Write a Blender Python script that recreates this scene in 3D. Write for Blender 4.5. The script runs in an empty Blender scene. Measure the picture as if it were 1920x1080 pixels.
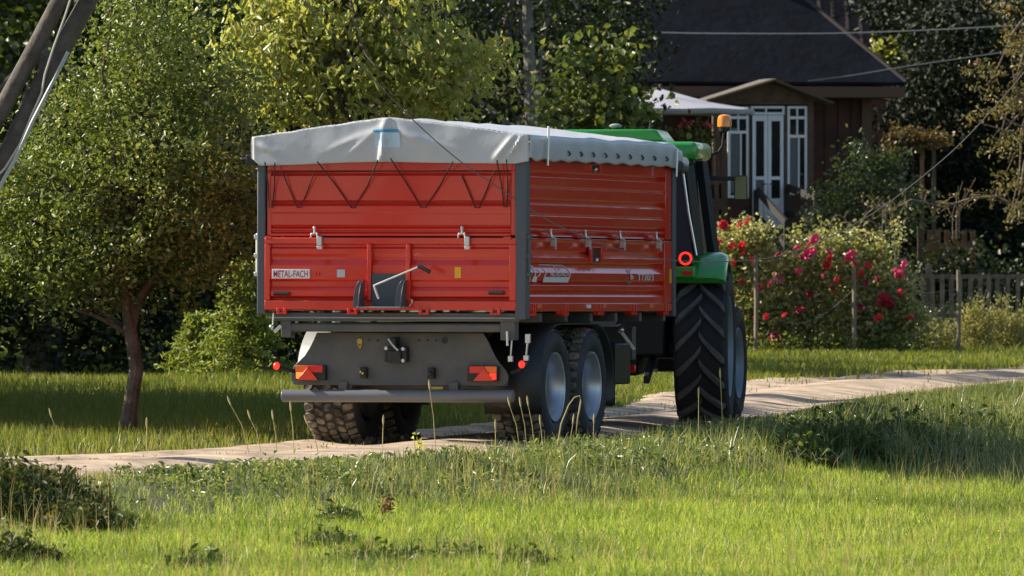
import bpy, math, random
import numpy as np
from mathutils import Vector, Matrix, noise

S = bpy.context.scene
COL = S.collection
R = math.radians
random.seed(7)
RNG = np.random.default_rng(11)

# ------------------------------------------------------------------ camera, sky, sun, exposure
F_PX, HORIZON, CAM_Z = 17400.0, 413.0, 2.1        # a very long lens, about 2 m above the field
cam_d = bpy.data.cameras.new('camera')
cam_d.sensor_width = 36.0
cam_d.lens = 36.0 * F_PX / 1920.0
cam_d.clip_start, cam_d.clip_end = 1.0, 5000.0
cam_d.dof.use_dof = True
cam_d.dof.focus_distance = 87.0
cam_d.dof.aperture_fstop = 9.0
cam = bpy.data.objects.new('camera', cam_d)
COL.objects.link(cam)
cam.location = (0, 0, CAM_Z)
cam.rotation_euler = (R(90) - math.atan((540 - HORIZON) / F_PX), 0, 0)
S.camera = cam

SUN_EL, SUN_A = R(31), R(16)                      # from the left, a little beyond the trailer
sun_dir = Vector((-math.cos(SUN_A) * math.cos(SUN_EL), math.sin(SUN_A) * math.cos(SUN_EL), math.sin(SUN_EL)))
sd = bpy.data.lights.new('sun', 'SUN')
sd.energy, sd.angle, sd.color = 5.0, R(0.55), (1.0, 0.91, 0.76)
sun = bpy.data.objects.new('sun', sd)
COL.objects.link(sun)
sun.rotation_euler = sun_dir.to_track_quat('Z', 'Y').to_euler()
sun.location = (-20, 60, 30)

W = bpy.data.worlds.new('World')
S.world = W
W.use_nodes = True
nt = W.node_tree
sky = nt.nodes.new('ShaderNodeTexSky')
sky.sky_type = 'NISHITA'
sky.sun_disc = False
sky.sun_elevation = SUN_EL
sky.sun_rotation = math.atan2(sun_dir.x, sun_dir.y)
bg = nt.nodes['Background']
nt.links.new(sky.outputs[0], bg.inputs[0])
bg.inputs[1].default_value = 0.085
S.view_settings.view_transform = 'Standard'
S.view_settings.look = 'None'
S.view_settings.exposure = 1.0
S.view_settings.gamma = 1.0
S.cycles.max_bounces = 6
S.cycles.diffuse_bounces = 3
S.cycles.glossy_bounces = 3
S.cycles.transmission_bounces = 4
S.cycles.transparent_max_bounces = 4

def at(px, py, Y):                                # where the photo point stands at distance Y
    return Vector(((px - 960) / F_PX * Y, Y, CAM_Z - (py - HORIZON) / F_PX * Y))

def sstep(a, b, t):
    t = min(1, max(0, (t - a) / (b - a)))
    return t * t * (3 - 2 * t)

def np_step(a, b, t):
    t = np.clip((t - a) / (b - a), 0, 1)
    return t * t * (3 - 2 * t)

BANK_DROP = .32
def GZ(x, y):
    x, y = np.asarray(x, float), np.asarray(y, float)
    z = 1.0 * np_step(147, 160, y) * np_step(-2, 2.5, x)
    w = .035 * np.sin(x * .9 + y * .23) * np.sin(y * .31 - x * .2) * np.where(y < 140, 1, .3)
    w = np.where((y > 72) & (y < 100), w * .25, w)
    d = x - right_x(y)                            # the track runs on a low bank above the field
    z = z + w - BANK_DROP * np_step(.5, 3.6, d) * (1 - np_step(110, 130, y)) - .10 * np_step(4, 9, d)
    return z
def ground_z(x, y):
    return float(GZ(x, y))

# ------------------------------------------------------------------ materials
def mat(name, col, rough=.5, metal=0., spec=.5, coat=0., var=0., scale=6., bump=0., bscale=40., col2=None, emit=0., trans=0.):
    m = bpy.data.materials.new(name)
    m.use_nodes = True
    n, l = m.node_tree.nodes, m.node_tree.links
    b = n['Principled BSDF']
    b.inputs['Base Color'].default_value = (*col, 1)
    b.inputs['Roughness'].default_value = rough
    b.inputs['Metallic'].default_value = metal
    b.inputs['Specular IOR Level'].default_value = spec
    b.inputs['Coat Weight'].default_value = coat
    b.inputs['Coat Roughness'].default_value = .08
    b.inputs['Transmission Weight'].default_value = trans
    if emit:
        b.inputs['Emission Color'].default_value = (*col, 1)
        b.inputs['Emission Strength'].default_value = emit
    if var or col2:
        tc = n.new('ShaderNodeTexCoord')
        nz = n.new('ShaderNodeTexNoise')
        nz.inputs['Scale'].default_value = scale
        nz.inputs['Detail'].default_value = 5
        nz.inputs['Roughness'].default_value = .65
        l.new(tc.outputs['Object'], nz.inputs['Vector'])
        r = n.new('ShaderNodeValToRGB')
        a = tuple(max(0, c * (1 - var)) for c in col)
        c2 = col2 or tuple(min(1, c * (1 + var)) for c in col)
        r.color_ramp.elements[0].position, r.color_ramp.elements[1].position = .36, .64
        r.color_ramp.elements[0].color = (*a, 1)
        r.color_ramp.elements[1].color = (*c2, 1)
        l.new(nz.outputs['Fac'], r.inputs[0])
        l.new(r.outputs[0], b.inputs['Base Color'])
    if bump:
        tc = n.new('ShaderNodeTexCoord')
        nz = n.new('ShaderNodeTexNoise')
        nz.inputs['Scale'].default_value = bscale
        nz.inputs['Detail'].default_value = 4
        l.new(tc.outputs['Object'], nz.inputs['Vector'])
        bp = n.new('ShaderNodeBump')
        bp.inputs['Strength'].default_value = bump
        bp.inputs['Distance'].default_value = .02
        l.new(nz.outputs['Fac'], bp.inputs['Height'])
        l.new(bp.outputs[0], b.inputs['Normal'])
    return m

def leaf_mat(name, cols, trans=.42, rough=.38, spec=.5, tint=(1.25, 1.2, .55), gain=1.55):
    """thin leaves: each leaf picks its own tint, light also comes through"""
    m = bpy.data.materials.new(name)
    m.use_nodes = True
    n, l = m.node_tree.nodes, m.node_tree.links
    b = n['Principled BSDF']
    g = n.new('ShaderNodeNewGeometry')
    r = n.new('ShaderNodeValToRGB')
    e = r.color_ramp.elements
    while len(e) < len(cols):
        e.new(.5)
    for i, c in enumerate(cols):
        e[i].position = i / max(1, len(cols) - 1)
        e[i].color = (*[min(.8, q * gain) for q in c], 1)   # a thin leaf splits its light: part back, part through
    l.new(g.outputs['Random Per Island'], r.inputs[0])
    l.new(r.outputs[0], b.inputs['Base Color'])
    b.inputs['Roughness'].default_value = rough
    b.inputs['Specular IOR Level'].default_value = spec
    t = n.new('ShaderNodeBsdfTranslucent')
    mm = n.new('ShaderNodeMix')
    mm.data_type = 'RGBA'
    mm.blend_type = 'MULTIPLY'
    mm.inputs[0].default_value = 1
    l.new(r.outputs[0], mm.inputs[6])
    mm.inputs[7].default_value = (*tint, 1)
    mm.clamp_result = False
    l.new(mm.outputs[2], t.inputs[0])
    mx = n.new('ShaderNodeMixShader')
    mx.inputs[0].default_value = trans
    l.new(b.outputs[0], mx.inputs[1])
    l.new(t.outputs[0], mx.inputs[2])
    l.new(mx.outputs[0], n['Material Output'].inputs[0])
    return m

# ------------------------------------------------------------------ mesh helpers
class MB:
    def __init__(s):
        s.v, s.f = [], []
    def add(s, vs, fs):
        k = len(s.v)
        s.v += [tuple(p) for p in vs]
        s.f += [tuple(i + k for i in f) for f in fs]
        return s
    def box(s, x0, x1, y0, y1, z0, z1, M=None):
        vs = [Vector(p) for p in ((x0, y0, z0), (x1, y0, z0), (x1, y1, z0), (x0, y1, z0), (x0, y0, z1), (x1, y0, z1), (x1, y1, z1), (x0, y1, z1))]
        if M is not None:
            vs = [M @ p for p in vs]
        return s.add(vs, [(0, 3, 2, 1), (4, 5, 6, 7), (0, 1, 5, 4), (1, 2, 6, 5), (2, 3, 7, 6), (3, 0, 4, 7)])
    def bar(s, a, b, w, h, up=(0, 0, 1)):
        a, b = Vector(a), Vector(b)
        d = (b - a).normalized()
        sd_ = d.cross(Vector(up))
        if sd_.length < 1e-4:
            sd_ = d.cross(Vector((0, 1, 0)))
        sd_.normalize()
        u = sd_.cross(d)
        vs = [p + sd_ * (w / 2 * i) + u * (h / 2 * j) for p in (a, b) for i, j in ((-1, -1), (1, -1), (1, 1), (-1, 1))]
        return s.add(vs, [(3, 2, 1, 0), (4, 5, 6, 7), (0, 1, 5, 4), (1, 2, 6, 5), (2, 3, 7, 6), (3, 0, 4, 7)])
    def tube(s, pts, rad, seg=8, cap=True):
        pts = [Vector(p) for p in pts]
        n = len(pts)
        rr = rad if isinstance(rad, (list, tuple)) else [rad] * n
        k, last = len(s.v), None
        for i, p in enumerate(pts):
            t = (pts[min(i + 1, n - 1)] - pts[max(i - 1, 0)]).normalized()
            if last is None:
                u = t.cross(Vector((0, 0, 1)))
                if u.length < .05:
                    u = t.cross(Vector((0, 1, 0)))
            else:
                u = last - t * last.dot(t)
            u.normalize()
            last = u
            w = t.cross(u)
            for j in range(seg):
                a = 2 * math.pi * j / seg
                s.v.append(tuple(p + (u * math.cos(a) + w * math.sin(a)) * rr[i]))
        for i in range(n - 1):
            for j in range(seg):
                a, b = k + i * seg + j, k + i * seg + (j + 1) % seg
                s.f.append((a, b, b + seg, a + seg))
        if cap:
            s.f.append(tuple(k + j for j in reversed(range(seg))))
            s.f.append(tuple(k + (n - 1) * seg + j for j in range(seg)))
        return s
    def lathe(s, prof, seg=40, axis='x', c=(0, 0, 0), closed=False, a0=0, a1=360):
        """prof: (position along the axis, radius)"""
        k = len(s.v)
        full = abs(a1 - a0) >= 359.9
        m = seg if full else seg + 1
        for (p, r) in prof:
            for j in range(m):
                a = R(a0 + (a1 - a0) * j / seg)
                u, w = r * math.cos(a), r * math.sin(a)
                q = (p, u, w) if axis == 'x' else ((u, p, w) if axis == 'y' else (u, w, p))
                s.v.append((q[0] + c[0], q[1] + c[1], q[2] + c[2]))
        n = len(prof)
        for i in range(n if closed else n - 1):
            i2 = (i + 1) % n
            for j in range(seg):
                j2 = (j + 1) % m
                s.f.append((k + i * m + j, k + i * m + j2, k + i2 * m + j2, k + i2 * m + j))
        return s
    def prism(s, poly, a, b, axis='y'):
        """poly: 2-d outline; axis x: (y,z), axis y: (x,z), axis z: (x,y); from a to b along the axis"""
        k, n = len(s.v), len(poly)
        for t in (a, b):
            for (u, w) in poly:
                s.v.append((t, u, w) if axis == 'x' else ((u, t, w) if axis == 'y' else (u, w, t)))
        s.f.append(tuple(k + i for i in range(n)))
        s.f.append(tuple(k + n + i for i in reversed(range(n))))
        for i in range(n):
            j = (i + 1) % n
            s.f.append((k + i, k + n + i, k + n + j, k + j))
        return s
    def ball(s, c, rx, ry=None, rz=None, seg=10, rings=7, jit=0):
        ry, rz = ry or rx, rz or rx
        k = len(s.v)
        for i in range(rings + 1):
            th = math.pi * i / rings
            for j in range(seg):
                a = 2 * math.pi * j / seg
                q = 1 + random.uniform(-jit, jit)
                s.v.append((c[0] + rx * q * math.sin(th) * math.cos(a), c[1] + ry * q * math.sin(th) * math.sin(a), c[2] + rz * q * math.cos(th)))
        for i in range(rings):
            for j in range(seg):
                j2 = (j + 1) % seg
                s.f.append((k + i * seg + j, k + (i + 1) * seg + j, k + (i + 1) * seg + j2, k + i * seg + j2))
        return s
    def build(s, name, m, parent=None, smooth=35, bevel=0, fix=True):
        me = bpy.data.meshes.new(name)
        me.from_pydata(s.v, [], s.f)
        if fix:
            import bmesh
            bm = bmesh.new()
            bm.from_mesh(me)
            bmesh.ops.recalc_face_normals(bm, faces=bm.faces)
            bm.to_mesh(me)
            bm.free()
        me.materials.append(m)
        if smooth:
            me.polygons.foreach_set('use_smooth', [True] * len(me.polygons))
            me.set_sharp_from_angle(angle=R(smooth))
        o = bpy.data.objects.new(name, me)
        COL.objects.link(o)
        if parent is not None:
            o.parent = parent
        if bevel:
            b = o.modifiers.new('edge', 'BEVEL')
            b.width, b.segments, b.limit_method, b.angle_limit = bevel, 2, 'ANGLE', R(40)
        return o

def fast(name, V, F, m, parent=None, smooth=False):
    """numpy arrays to a mesh (all faces with the same corner count)"""
    me = bpy.data.meshes.new(name)
    V = np.ascontiguousarray(V, dtype=np.float32)
    F = np.ascontiguousarray(F, dtype=np.int32)
    me.vertices.add(len(V))
    me.vertices.foreach_set('co', V.ravel())
    me.loops.add(F.size)
    me.loops.foreach_set('vertex_index', F.ravel())
    me.polygons.add(len(F))
    me.polygons.foreach_set('loop_start', np.arange(0, F.size, F.shape[1], dtype=np.int32))
    me.update(calc_edges=True)
    if smooth:
        me.polygons.foreach_set('use_smooth', np.ones(len(F), dtype=bool))
    me.materials.append(m)
    o = bpy.data.objects.new(name, me)
    COL.objects.link(o)
    if parent is not None:
        o.parent = parent
    return o

def tag(o, label=None, cat=None, group=None, kind=None):
    for k, v in (('label', label), ('category', cat), ('group', group), ('kind', kind)):
        if v:
            o[k] = v
    return o

def thing(name, label, cat, loc=(0, 0, 0), rot=(0, 0, 0), group=None):
    o = bpy.data.objects.new(name, None)
    o.empty_display_size = .2
    COL.objects.link(o)
    o.location, o.rotation_euler = loc, rot
    return tag(o, label, cat, group)

def copy_tree(o, parent=None):
    c = o.copy()
    COL.objects.link(c)
    if parent is not None:
        c.parent = parent
    for ch in o.children:
        copy_tree(ch, c)
    return c

def rot_between(a, b):
    return Vector(a).rotation_difference(Vector(b)).to_matrix()

def text_obj(body, name, m, parent, M, width, height, ext=.002, bold=0.):
    """letters as a mesh, fitted to width x height; M places the (x right, y up, z out) plane"""
    cu = bpy.data.curves.new(name, 'FONT')
    cu.body, cu.size, cu.extrude, cu.offset = body, 1, 0.0, bold
    t = bpy.data.objects.new('lettering_source', cu)
    me = bpy.data.meshes.new_from_object(t)
    bpy.data.objects.remove(t)
    v = np.empty(len(me.vertices) * 3, dtype=np.float32)
    me.vertices.foreach_get('co', v)
    v = v.reshape(-1, 3)
    lo, hi = v.min(0), v.max(0)
    v = (v - lo) / np.maximum(hi - lo, 1e-6) * np.array([width, height, 0]) + np.array([0, 0, ext])
    me.vertices.foreach_set('co', v.astype(np.float32).ravel())
    me.transform(M)
    me.materials.clear()
    me.materials.append(m)
    me.name = name
    o = bpy.data.objects.new(name, me)
    COL.objects.link(o)
    o.parent = parent
    return o

# ------------------------------------------------------------------ leaves, crowns, grass
def unit(a):
    return a / np.maximum(np.linalg.norm(a, axis=1, keepdims=True), 1e-9)

def leaf_geo(C, L, aspect=.55, droop=.5, fold=.18, upn=.35, jit=.35, rng=RNG):
    n = len(C)
    d = rng.normal(size=(n, 3))
    d[:, 2] = d[:, 2] * .7 - droop
    d = unit(d)
    nn = rng.normal(size=(n, 3))
    nn[:, 2] += upn
    nn = nn - d * (nn * d).sum(1, keepdims=True)
    nn = unit(nn)
    sd_ = np.cross(d, nn)
    ln = (L * (1 + rng.uniform(-jit, jit, n)))[:, None]
    w = ln * aspect
    fo = nn * ln * fold
    b = C - d * ln * .5
    V = np.stack([b, b + d * ln * .3 + sd_ * w * .48 + fo, b + d * ln * .68 + sd_ * w * .4 + fo * .9, b + d * ln,
                  b + d * ln * .68 - sd_ * w * .4 + fo * .9, b + d * ln * .3 - sd_ * w * .48 + fo], 1).reshape(-1, 3)
    i = np.arange(n)[:, None] * 6
    F = np.concatenate([i + np.array([[0, 3, 2, 1]]), i + np.array([[0, 5, 4, 3]])], 1).reshape(-1, 4)
    return V, F

def clumps(ells, n, shell=.45, rng=RNG):
    """clump centres inside a list of (centre, (rx,ry,rz))"""
    vol = np.array([e[1][0] * e[1][1] * e[1][2] for e in ells]) ** .75
    pick = rng.choice(len(ells), n, p=vol / vol.sum())
    c = np.array([tuple(e[0]) for e in ells])[pick]
    r = np.array([e[1] for e in ells])[pick]
    d = unit(rng.normal(size=(n, 3)))
    q = rng.random((n, 1)) ** shell
    q *= np.where(rng.random((n, 1)) < .16, rng.uniform(1.0, 1.32, (n, 1)), 1)     # sprays that stick out
    return c + d * r * q

def spread(cl, per, s, flat=.75, rng=RNG):
    n = len(cl)
    sc = s * (0.6 + .8 * rng.random((n, 1)))
    p = np.repeat(cl, per, 0)
    o = rng.normal(size=(len(p), 3)) * np.repeat(sc, per, 0) * .75
    o[:, 2] *= flat
    ax = cl - cl.mean(0)
    ax = unit(ax / (np.abs(ax).max(0) + .2) + rng.normal(size=(n, 3)) * .45)           # leaves run along a twig
    o += np.repeat(ax * sc, per, 0) * rng.normal(size=(len(p), 1)) * 1.1
    return p + o

def limb(mb, a, b, r0, r1, wob=.06, n=6, seg=7, rnd=random):
    a, b = Vector(a), Vector(b)
    L = (b - a).length
    pts, rr = [], []
    o = Vector((0, 0, 0))
    for i in range(n + 1):
        t = i / n
        if 0 < i < n:
            o += Vector((rnd.uniform(-1, 1), rnd.uniform(-1, 1), rnd.uniform(-.5, .5))) * wob * L / n * 2
        bow = Vector((0, 0, 1)) * math.sin(t * math.pi) * .06 * L
        pts.append(a.lerp(b, t) + o * math.sin(t * math.pi) + bow)
        rr.append(r0 + (r1 - r0) * t)
    mb.tube(pts, rr, seg)
    return pts

def tree(name, label, cat, base, path, r0, r1, ells, ncl, per, spr, L, lm, bm_, aspect=.55, droop=.5, nl=14, flat=.75, shell=.45, group=None, upn=.35, crown='crown', limbr=.3):
    """path: trunk points (world); ells: crown volumes (world)"""
    base = Vector(base)
    t = thing(name, label, cat, base, group=group)
    mb = MB()
    pts = [Vector(p) - base for p in path]
    n = len(pts)
    mb.tube(pts, [r0 * (1.35 if i == 0 else 1) + (r1 - r0) * i / max(1, n - 1) for i in range(n)], 10)
    cl = clumps([(Vector(c) - base, r) for c, r in ells], ncl, shell)
    for i in range(min(nl, ncl)):
        tgt = Vector(cl[i])
        k = int(n * (.45 + .5 * random.random()))
        s = pts[min(k, n - 1)]
        p = limb(mb, s, tgt, r1 * (.9 - .4 * random.random()) * limbr / .3 + .004, .006, .12)
        q = p[3 + random.randrange(2)]
        j = int(np.argmin(((cl - np.array(q)) ** 2).sum(1) + RNG.random(len(cl)) * .3))
        limb(mb, q, Vector(cl[j]), r1 * .25 + .003, .004, .12, 4, 5)
    mb.build('trunk', bm_, t)
    V, F = leaf_geo(spread(cl, per, spr, flat), L, aspect, droop, upn=upn)
    fast(crown, V, F, lm, t)
    return t

def blades(P, H, wid, lean=.35, dirx=.0, rng=RNG, curl=.5):
    """P: roots (n,3), H: heights (n,)"""
    n = len(P)
    a = rng.uniform(0, 2 * np.pi, n)
    ld = np.stack([np.cos(a) + dirx, np.sin(a), np.zeros(n)], 1)
    le = (np.abs(rng.normal(size=n)) * lean)[:, None]
    b = rng.uniform(0, 2 * np.pi, n)
    sd_ = np.stack([np.cos(b), np.sin(b) * .6, np.zeros(n)], 1)
    w = (wid * (.7 + .6 * rng.random(n)))[:, None]
    up = np.array([[0, 0, 1.]])
    H = H[:, None]
    m = P + up * H * .55 + ld * H * le * .35
    t = P + up * H * (1 - .35 * np.minimum(le, 1.2) ** 2 * curl * 2) + ld * H * le
    V = np.stack([P - sd_ * w * .5, P + sd_ * w * .5, m + sd_ * w * .42, m - sd_ * w * .42, t + sd_ * w * .07, t - sd_ * w * .07], 1).reshape(-1, 3)
    i = np.arange(n)[:, None] * 6
    F = np.concatenate([i + np.array([[0, 1, 2, 3]]), i + np.array([[3, 2, 4, 5]])], 1).reshape(-1, 4)
    return V, F
# ------------------------------------------------------------------ ground and track
LEFT = ((60, -30), (70, -14), (76, -8), (77.5, -5.8), (80.5, -4.4), (83, -3.2), (86.5, -2.2), (89.5, -1.45), (97, .2), (102, 1.15), (113, 2.0), (120, 3.4), (127, 5.4), (135, 8.2), (142, 12), (150, 20), (170, 60))
RIGHT = ((58, -22), (69, -8), (72, -5.8), (74.8, -4.0), (78.2, -2.0), (81.6, 0), (86, 1.3), (97, 2.9), (109, 4.5), (122, 7.0), (130, 9.8), (136, 14), (142, 22), (160, 60))
def left_x(y): return np.interp(y, [p[0] for p in LEFT], [p[1] for p in LEFT])
def right_x(y): return np.interp(y, [p[0] for p in RIGHT], [p[1] for p in RIGHT])

M_soil = mat('turf_soil', (.055, .062, .018), .95, var=.4, scale=1.2, col2=(.085, .09, .028))
xs = np.unique(np.concatenate([np.linspace(-500, -20, 20), np.arange(-20, 20.01, .5), np.linspace(20, 500, 20)]))
ys = np.unique(np.concatenate([np.linspace(-200, 40, 12), np.arange(40, 200.01, 1.0), np.linspace(200, 1500, 20)]))
XX, YY = np.meshgrid(xs, ys)
V = np.stack([XX.ravel(), YY.ravel(), GZ(XX.ravel(), YY.ravel())], 1)
i = np.arange(len(ys) - 1)[:, None] * len(xs) + np.arange(len(xs) - 1)[None, :]
i = i.ravel()
F = np.stack([i, i + 1, i + len(xs) + 1, i + len(xs)], 1)
tag(fast('ground', V, F, M_soil, smooth=True), kind='structure')

M_road = mat('dirt_track', (.33, .235, .155), .95, var=.25, scale=1.5, col2=(.56, .43, .31), bump=.9, bscale=7)
rv, rf = [], []
yr = np.arange(64, 150, .5)
nx = 26
for k, y in enumerate(yr):
    l_, r_ = left_x(y), right_x(y)
    jl = .28 * noise.noise((y * 1.3, 3.1, 0)) + .13 * noise.noise((y * 3, 7, 0))
    jr = .28 * noise.noise((y * 1.1, 9.1, 0)) + .13 * noise.noise((y * 3, 1, 0))
    for j in range(nx):
        t = j / (nx - 1)
        x = (l_ + jl) * (1 - t) + (r_ + jr) * t
        rut = -.04 * (math.exp(-((t - .24) / .1) ** 2) + math.exp(-((t - .76) / .1) ** 2)) + .025 * math.exp(-((t - .5) / .12) ** 2)
        e = min(t, 1 - t)
        rv.append((x, y, ground_z(x, y) + .045 + rut + .012 * noise.noise((x * 2, y * 2, 0)) - (.03 if e == 0 else 0)))
for k in range(len(yr) - 1):
    for j in range(nx - 1):
        a = k * nx + j
        rf.append((a, a + 1, a + nx + 1, a + nx))
tag(fast('dirt_road', np.array(rv), np.array(rf), M_road, smooth=True), kind='structure')

# ------------------------------------------------------------------ grass
def noise2(x, y, s, o=0):
    return np.array([noise.noise((a * s + o, b * s, o * .7)) for a, b in zip(x, y)])

def scatter(n, y0, y1, side, pad=1.22, x0=None, x1=None):
    y = RNG.uniform(y0, y1, n)
    hw = y * (960 / F_PX) * pad + .3
    x = RNG.uniform(-1, 1, n) * hw
    if x0 is not None:
        x = RNG.uniform(x0, x1, n)
    jit = RNG.normal(size=n) * .14 - np.abs(RNG.normal(size=n)) ** 3 * .10 * (1 if side == 'near' else -1)
    if side == 'near':
        k = x > right_x(y) - .02 + jit
    else:
        k = x < left_x(y) + .02 + jit
    return x[k], y[k]

G_lawn = leaf_mat('lawn_blades', ((.18, .215, .034), (.12, .17, .028), (.215, .24, .055), (.14, .19, .032), (.30, .275, .11)), .5, .42, .35, (1.25, 1.25, .6), 2.05)
G_verge = leaf_mat('verge_blades', ((.10, .135, .045), (.065, .10, .028), (.13, .16, .06), (.17, .19, .08), (.28, .25, .13)), .42, .34, .6)
G_far = leaf_mat('far_blades', ((.11, .135, .028), (.08, .11, .022), (.14, .16, .036), (.19, .185, .055)), .48, .42, .4)  # grass beyond the track and in the garden
G_dry = leaf_mat('dry_stems', ((.34, .27, .13), (.26, .20, .09), (.42, .34, .18), (.22, .2, .08)), .3, .5, .3)

CREST = ([-200, 0, 60, 250, 400, 520, 700, 850, 1000, 1200, 1270, 1440, 1500, 1600, 1700, 1800, 1920, 2200], [872, 874, 884, 896, 884, 868, 850, 838, 820, 812, 790, 783, 772, 750, 736, 726, 714, 700])
FOOT = ([-200, 0, 250, 600, 900, 1200, 1400, 1560, 1700, 1920, 2200], [1050, 1040, 965, 950, 935, 925, 890, 872, 885, 905, 920])
def bank(x, y):
    """0 on the mown lawn, 1 on the rough bank beside the track; and how tall growth may be before it hides the track"""
    px = 960 + x / y * F_PX
    by = HORIZON + (CAM_Z - GZ(x, y)) * F_PX / y
    t = np.clip((np.interp(px, *FOOT) - by + 22 * noise2(x, y, .6, 71) + 12 * noise2(x, y, 2.2, 77)) / 42 + .5, 0, 1)
    return t, px, by, np.clip((by - np.interp(px, *CREST)) / F_PX * y, .03, 3)
x, y = scatter(330000, 57, 94, 'near')
t, px, by, cap = bank(x, y)
k = RNG.random(len(x)) > t * .93
x, y, cap = x[k], y[k], cap[k]
nz = noise2(x, y, .9)
n3 = noise2(x, y, 3.5, 5)
H = (.07 + .04 * nz + .05 * n3 + .045 * RNG.random(len(x)))
H = np.minimum(H, cap)
tint = noise2(x, y, .55, 61) + .6 * noise2(x, y, 1.7, 66) + .35 * RNG.normal(size=len(x))
G_lawn2 = leaf_mat('green_lawn_blades', ((.11, .16, .03), (.08, .125, .022), (.15, .185, .04), (.20, .21, .05)), .48, .40, .4, (1.2, 1.25, .6), 1.65)
for nm, k, gm in (('lawn_grass', tint < .22, G_lawn), ('green_lawn_grass', tint >= .22, G_lawn2)):
    V, F = blades(np.stack([x[k], y[k], GZ(x[k], y[k])], 1), np.clip(H[k] * (1 if gm is G_lawn else 1.25), .03, .4), .0065, .85)
    tag(fast(nm, V, F, gm), kind='stuff')

def verge_h(px):
    return np.interp(px, [-200, 100, 450, 700, 1000, 1250, 1450, 1600, 1800, 2100], [.07, .06, .08, .14, .20, .25, .30, .38, .42, .45])
x, y = scatter(230000, 60, 136, 'near')
d = x - right_x(y)
t, px, by, cap = bank(x, y)
keep = (RNG.random(len(x)) < t) & (d < 10)
x, y = x[keep], y[keep]
nz, n3 = noise2(x, y, .8, 2), noise2(x, y, 2.6, 8)
px = 960 + x / y * F_PX
H = verge_h(px) * (1.0 + .55 * nz + .5 * n3 + .5 * (RNG.random(len(x)) - .4))
H *= np.clip((x - right_x(y) + .12) / .5, .35, 1)
# the bank is highest on the right and dips towards the track
cap = cap[keep]
H *= .35 + .65 * t[keep]
H = np.minimum(H, cap * RNG.uniform(.75, 1.2, len(x)) + .02)
V, F = blades(np.stack([x, y, GZ(x, y)], 1), np.clip(H, .04, .8), .011, .85, curl=.8)
tag(fast('verge_grass', V, F, G_verge), kind='stuff')

x, y = scatter(22000, 56, 96, 'near')
t, px, by, cap = bank(x, y)
keep = RNG.random(len(x)) < np.clip(noise2(x, y, .5, 12) * 2.4 + .35, .05, 1) * (.12 + np.exp(-((t - .45) / .45) ** 2))
x, y, cap, t = x[keep], y[keep], cap[keep], t[keep]
H = np.minimum(RNG.uniform(.14, .34, len(x)) * (1 + .5 * t), cap * 1.15 + .03)
V, F = blades(np.stack([x, y, GZ(x, y)], 1), H, .006, .35)
tag(fast('dry_grass', V, F, G_dry), kind='stuff')

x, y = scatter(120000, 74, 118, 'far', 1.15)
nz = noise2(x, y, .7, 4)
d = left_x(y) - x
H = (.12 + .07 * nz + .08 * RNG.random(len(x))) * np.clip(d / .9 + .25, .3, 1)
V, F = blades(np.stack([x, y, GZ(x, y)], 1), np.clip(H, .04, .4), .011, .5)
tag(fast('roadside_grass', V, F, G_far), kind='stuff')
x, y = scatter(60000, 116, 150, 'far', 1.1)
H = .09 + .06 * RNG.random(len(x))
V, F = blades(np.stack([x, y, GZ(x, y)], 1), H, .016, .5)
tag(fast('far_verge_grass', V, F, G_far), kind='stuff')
x, y = scatter(9000, 76, 100, 'far', 1.1)
d = left_x(y) - x
k = d < .9 + .5 * RNG.random(len(x))
x, y, d = x[k], y[k], d[k]
H = RNG.uniform(.08, .2, len(x)) * np.clip(d / .5 + .4, .4, 1)
V, F = blades(np.stack([x, y, GZ(x, y)], 1), H, .008, .4)
tag(fast('roadside_dry_grass', V, F, G_dry), kind='stuff')

# ------------------------------------------------------------------ trees
M_bark = mat('bark', (.105, .080, .062), .95, var=.4, scale=9, bump=.8, bscale=22)
M_bark_pale = mat('pale_bark', (.17, .15, .13), .95, var=.35, scale=7, bump=.8, bscale=18)
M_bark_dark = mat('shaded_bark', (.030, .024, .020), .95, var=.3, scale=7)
M_twig = mat('twig', (.20, .155, .11), .9, var=.3, scale=12)
L_plum = leaf_mat('plum_leaf', ((.078, .105, .024), (.055, .080, .018), (.105, .13, .035), (.15, .165, .055)), .40, .40, .45, (1.25, 1.2, .55), 1.8)
L_pear = leaf_mat('pear_leaf', ((.15, .185, .045), (.20, .22, .06), (.26, .255, .08), (.11, .145, .035), (.31, .27, .10)), .44, .36, .55, (1.25, 1.2, .65), 1.8)
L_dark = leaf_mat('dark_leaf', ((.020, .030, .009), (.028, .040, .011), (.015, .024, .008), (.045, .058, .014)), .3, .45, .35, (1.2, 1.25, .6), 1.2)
L_maple = leaf_mat('maple_leaf', ((.034, .052, .012), (.05, .072, .015), (.026, .04, .01), (.09, .11, .022)), .4, .38, .45)
L_hazel = leaf_mat('hazel_leaf', ((.065, .088, .025), (.095, .118, .032), (.045, .064, .018), (.14, .15, .045)), .42, .4, .4)
L_lilac = leaf_mat('lilac_leaf', ((.045, .068, .024), (.06, .085, .028), (.03, .048, .018), (.11, .13, .045)), .36, .34, .55)
L_apple = leaf_mat('apple_leaf', ((.09, .10, .035), (.12, .115, .045), (.16, .12, .05), (.06, .075, .025), (.19, .12, .06)), .36, .42, .45, (1.2, 1.1, .6), 1.5)
L_spruce = leaf_mat('spruce_needle', ((.12, .15, .03), (.09, .12, .024), (.19, .20, .05)), .35, .5, .3, (1.25, 1.2, .55), 2.0)
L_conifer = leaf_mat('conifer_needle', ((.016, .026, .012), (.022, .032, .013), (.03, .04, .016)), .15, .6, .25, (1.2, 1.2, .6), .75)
L_far = leaf_mat('wood_leaf', ((.018, .03, .009), (.026, .042, .012), (.034, .05, .014)), .25, .6, .2)

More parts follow.
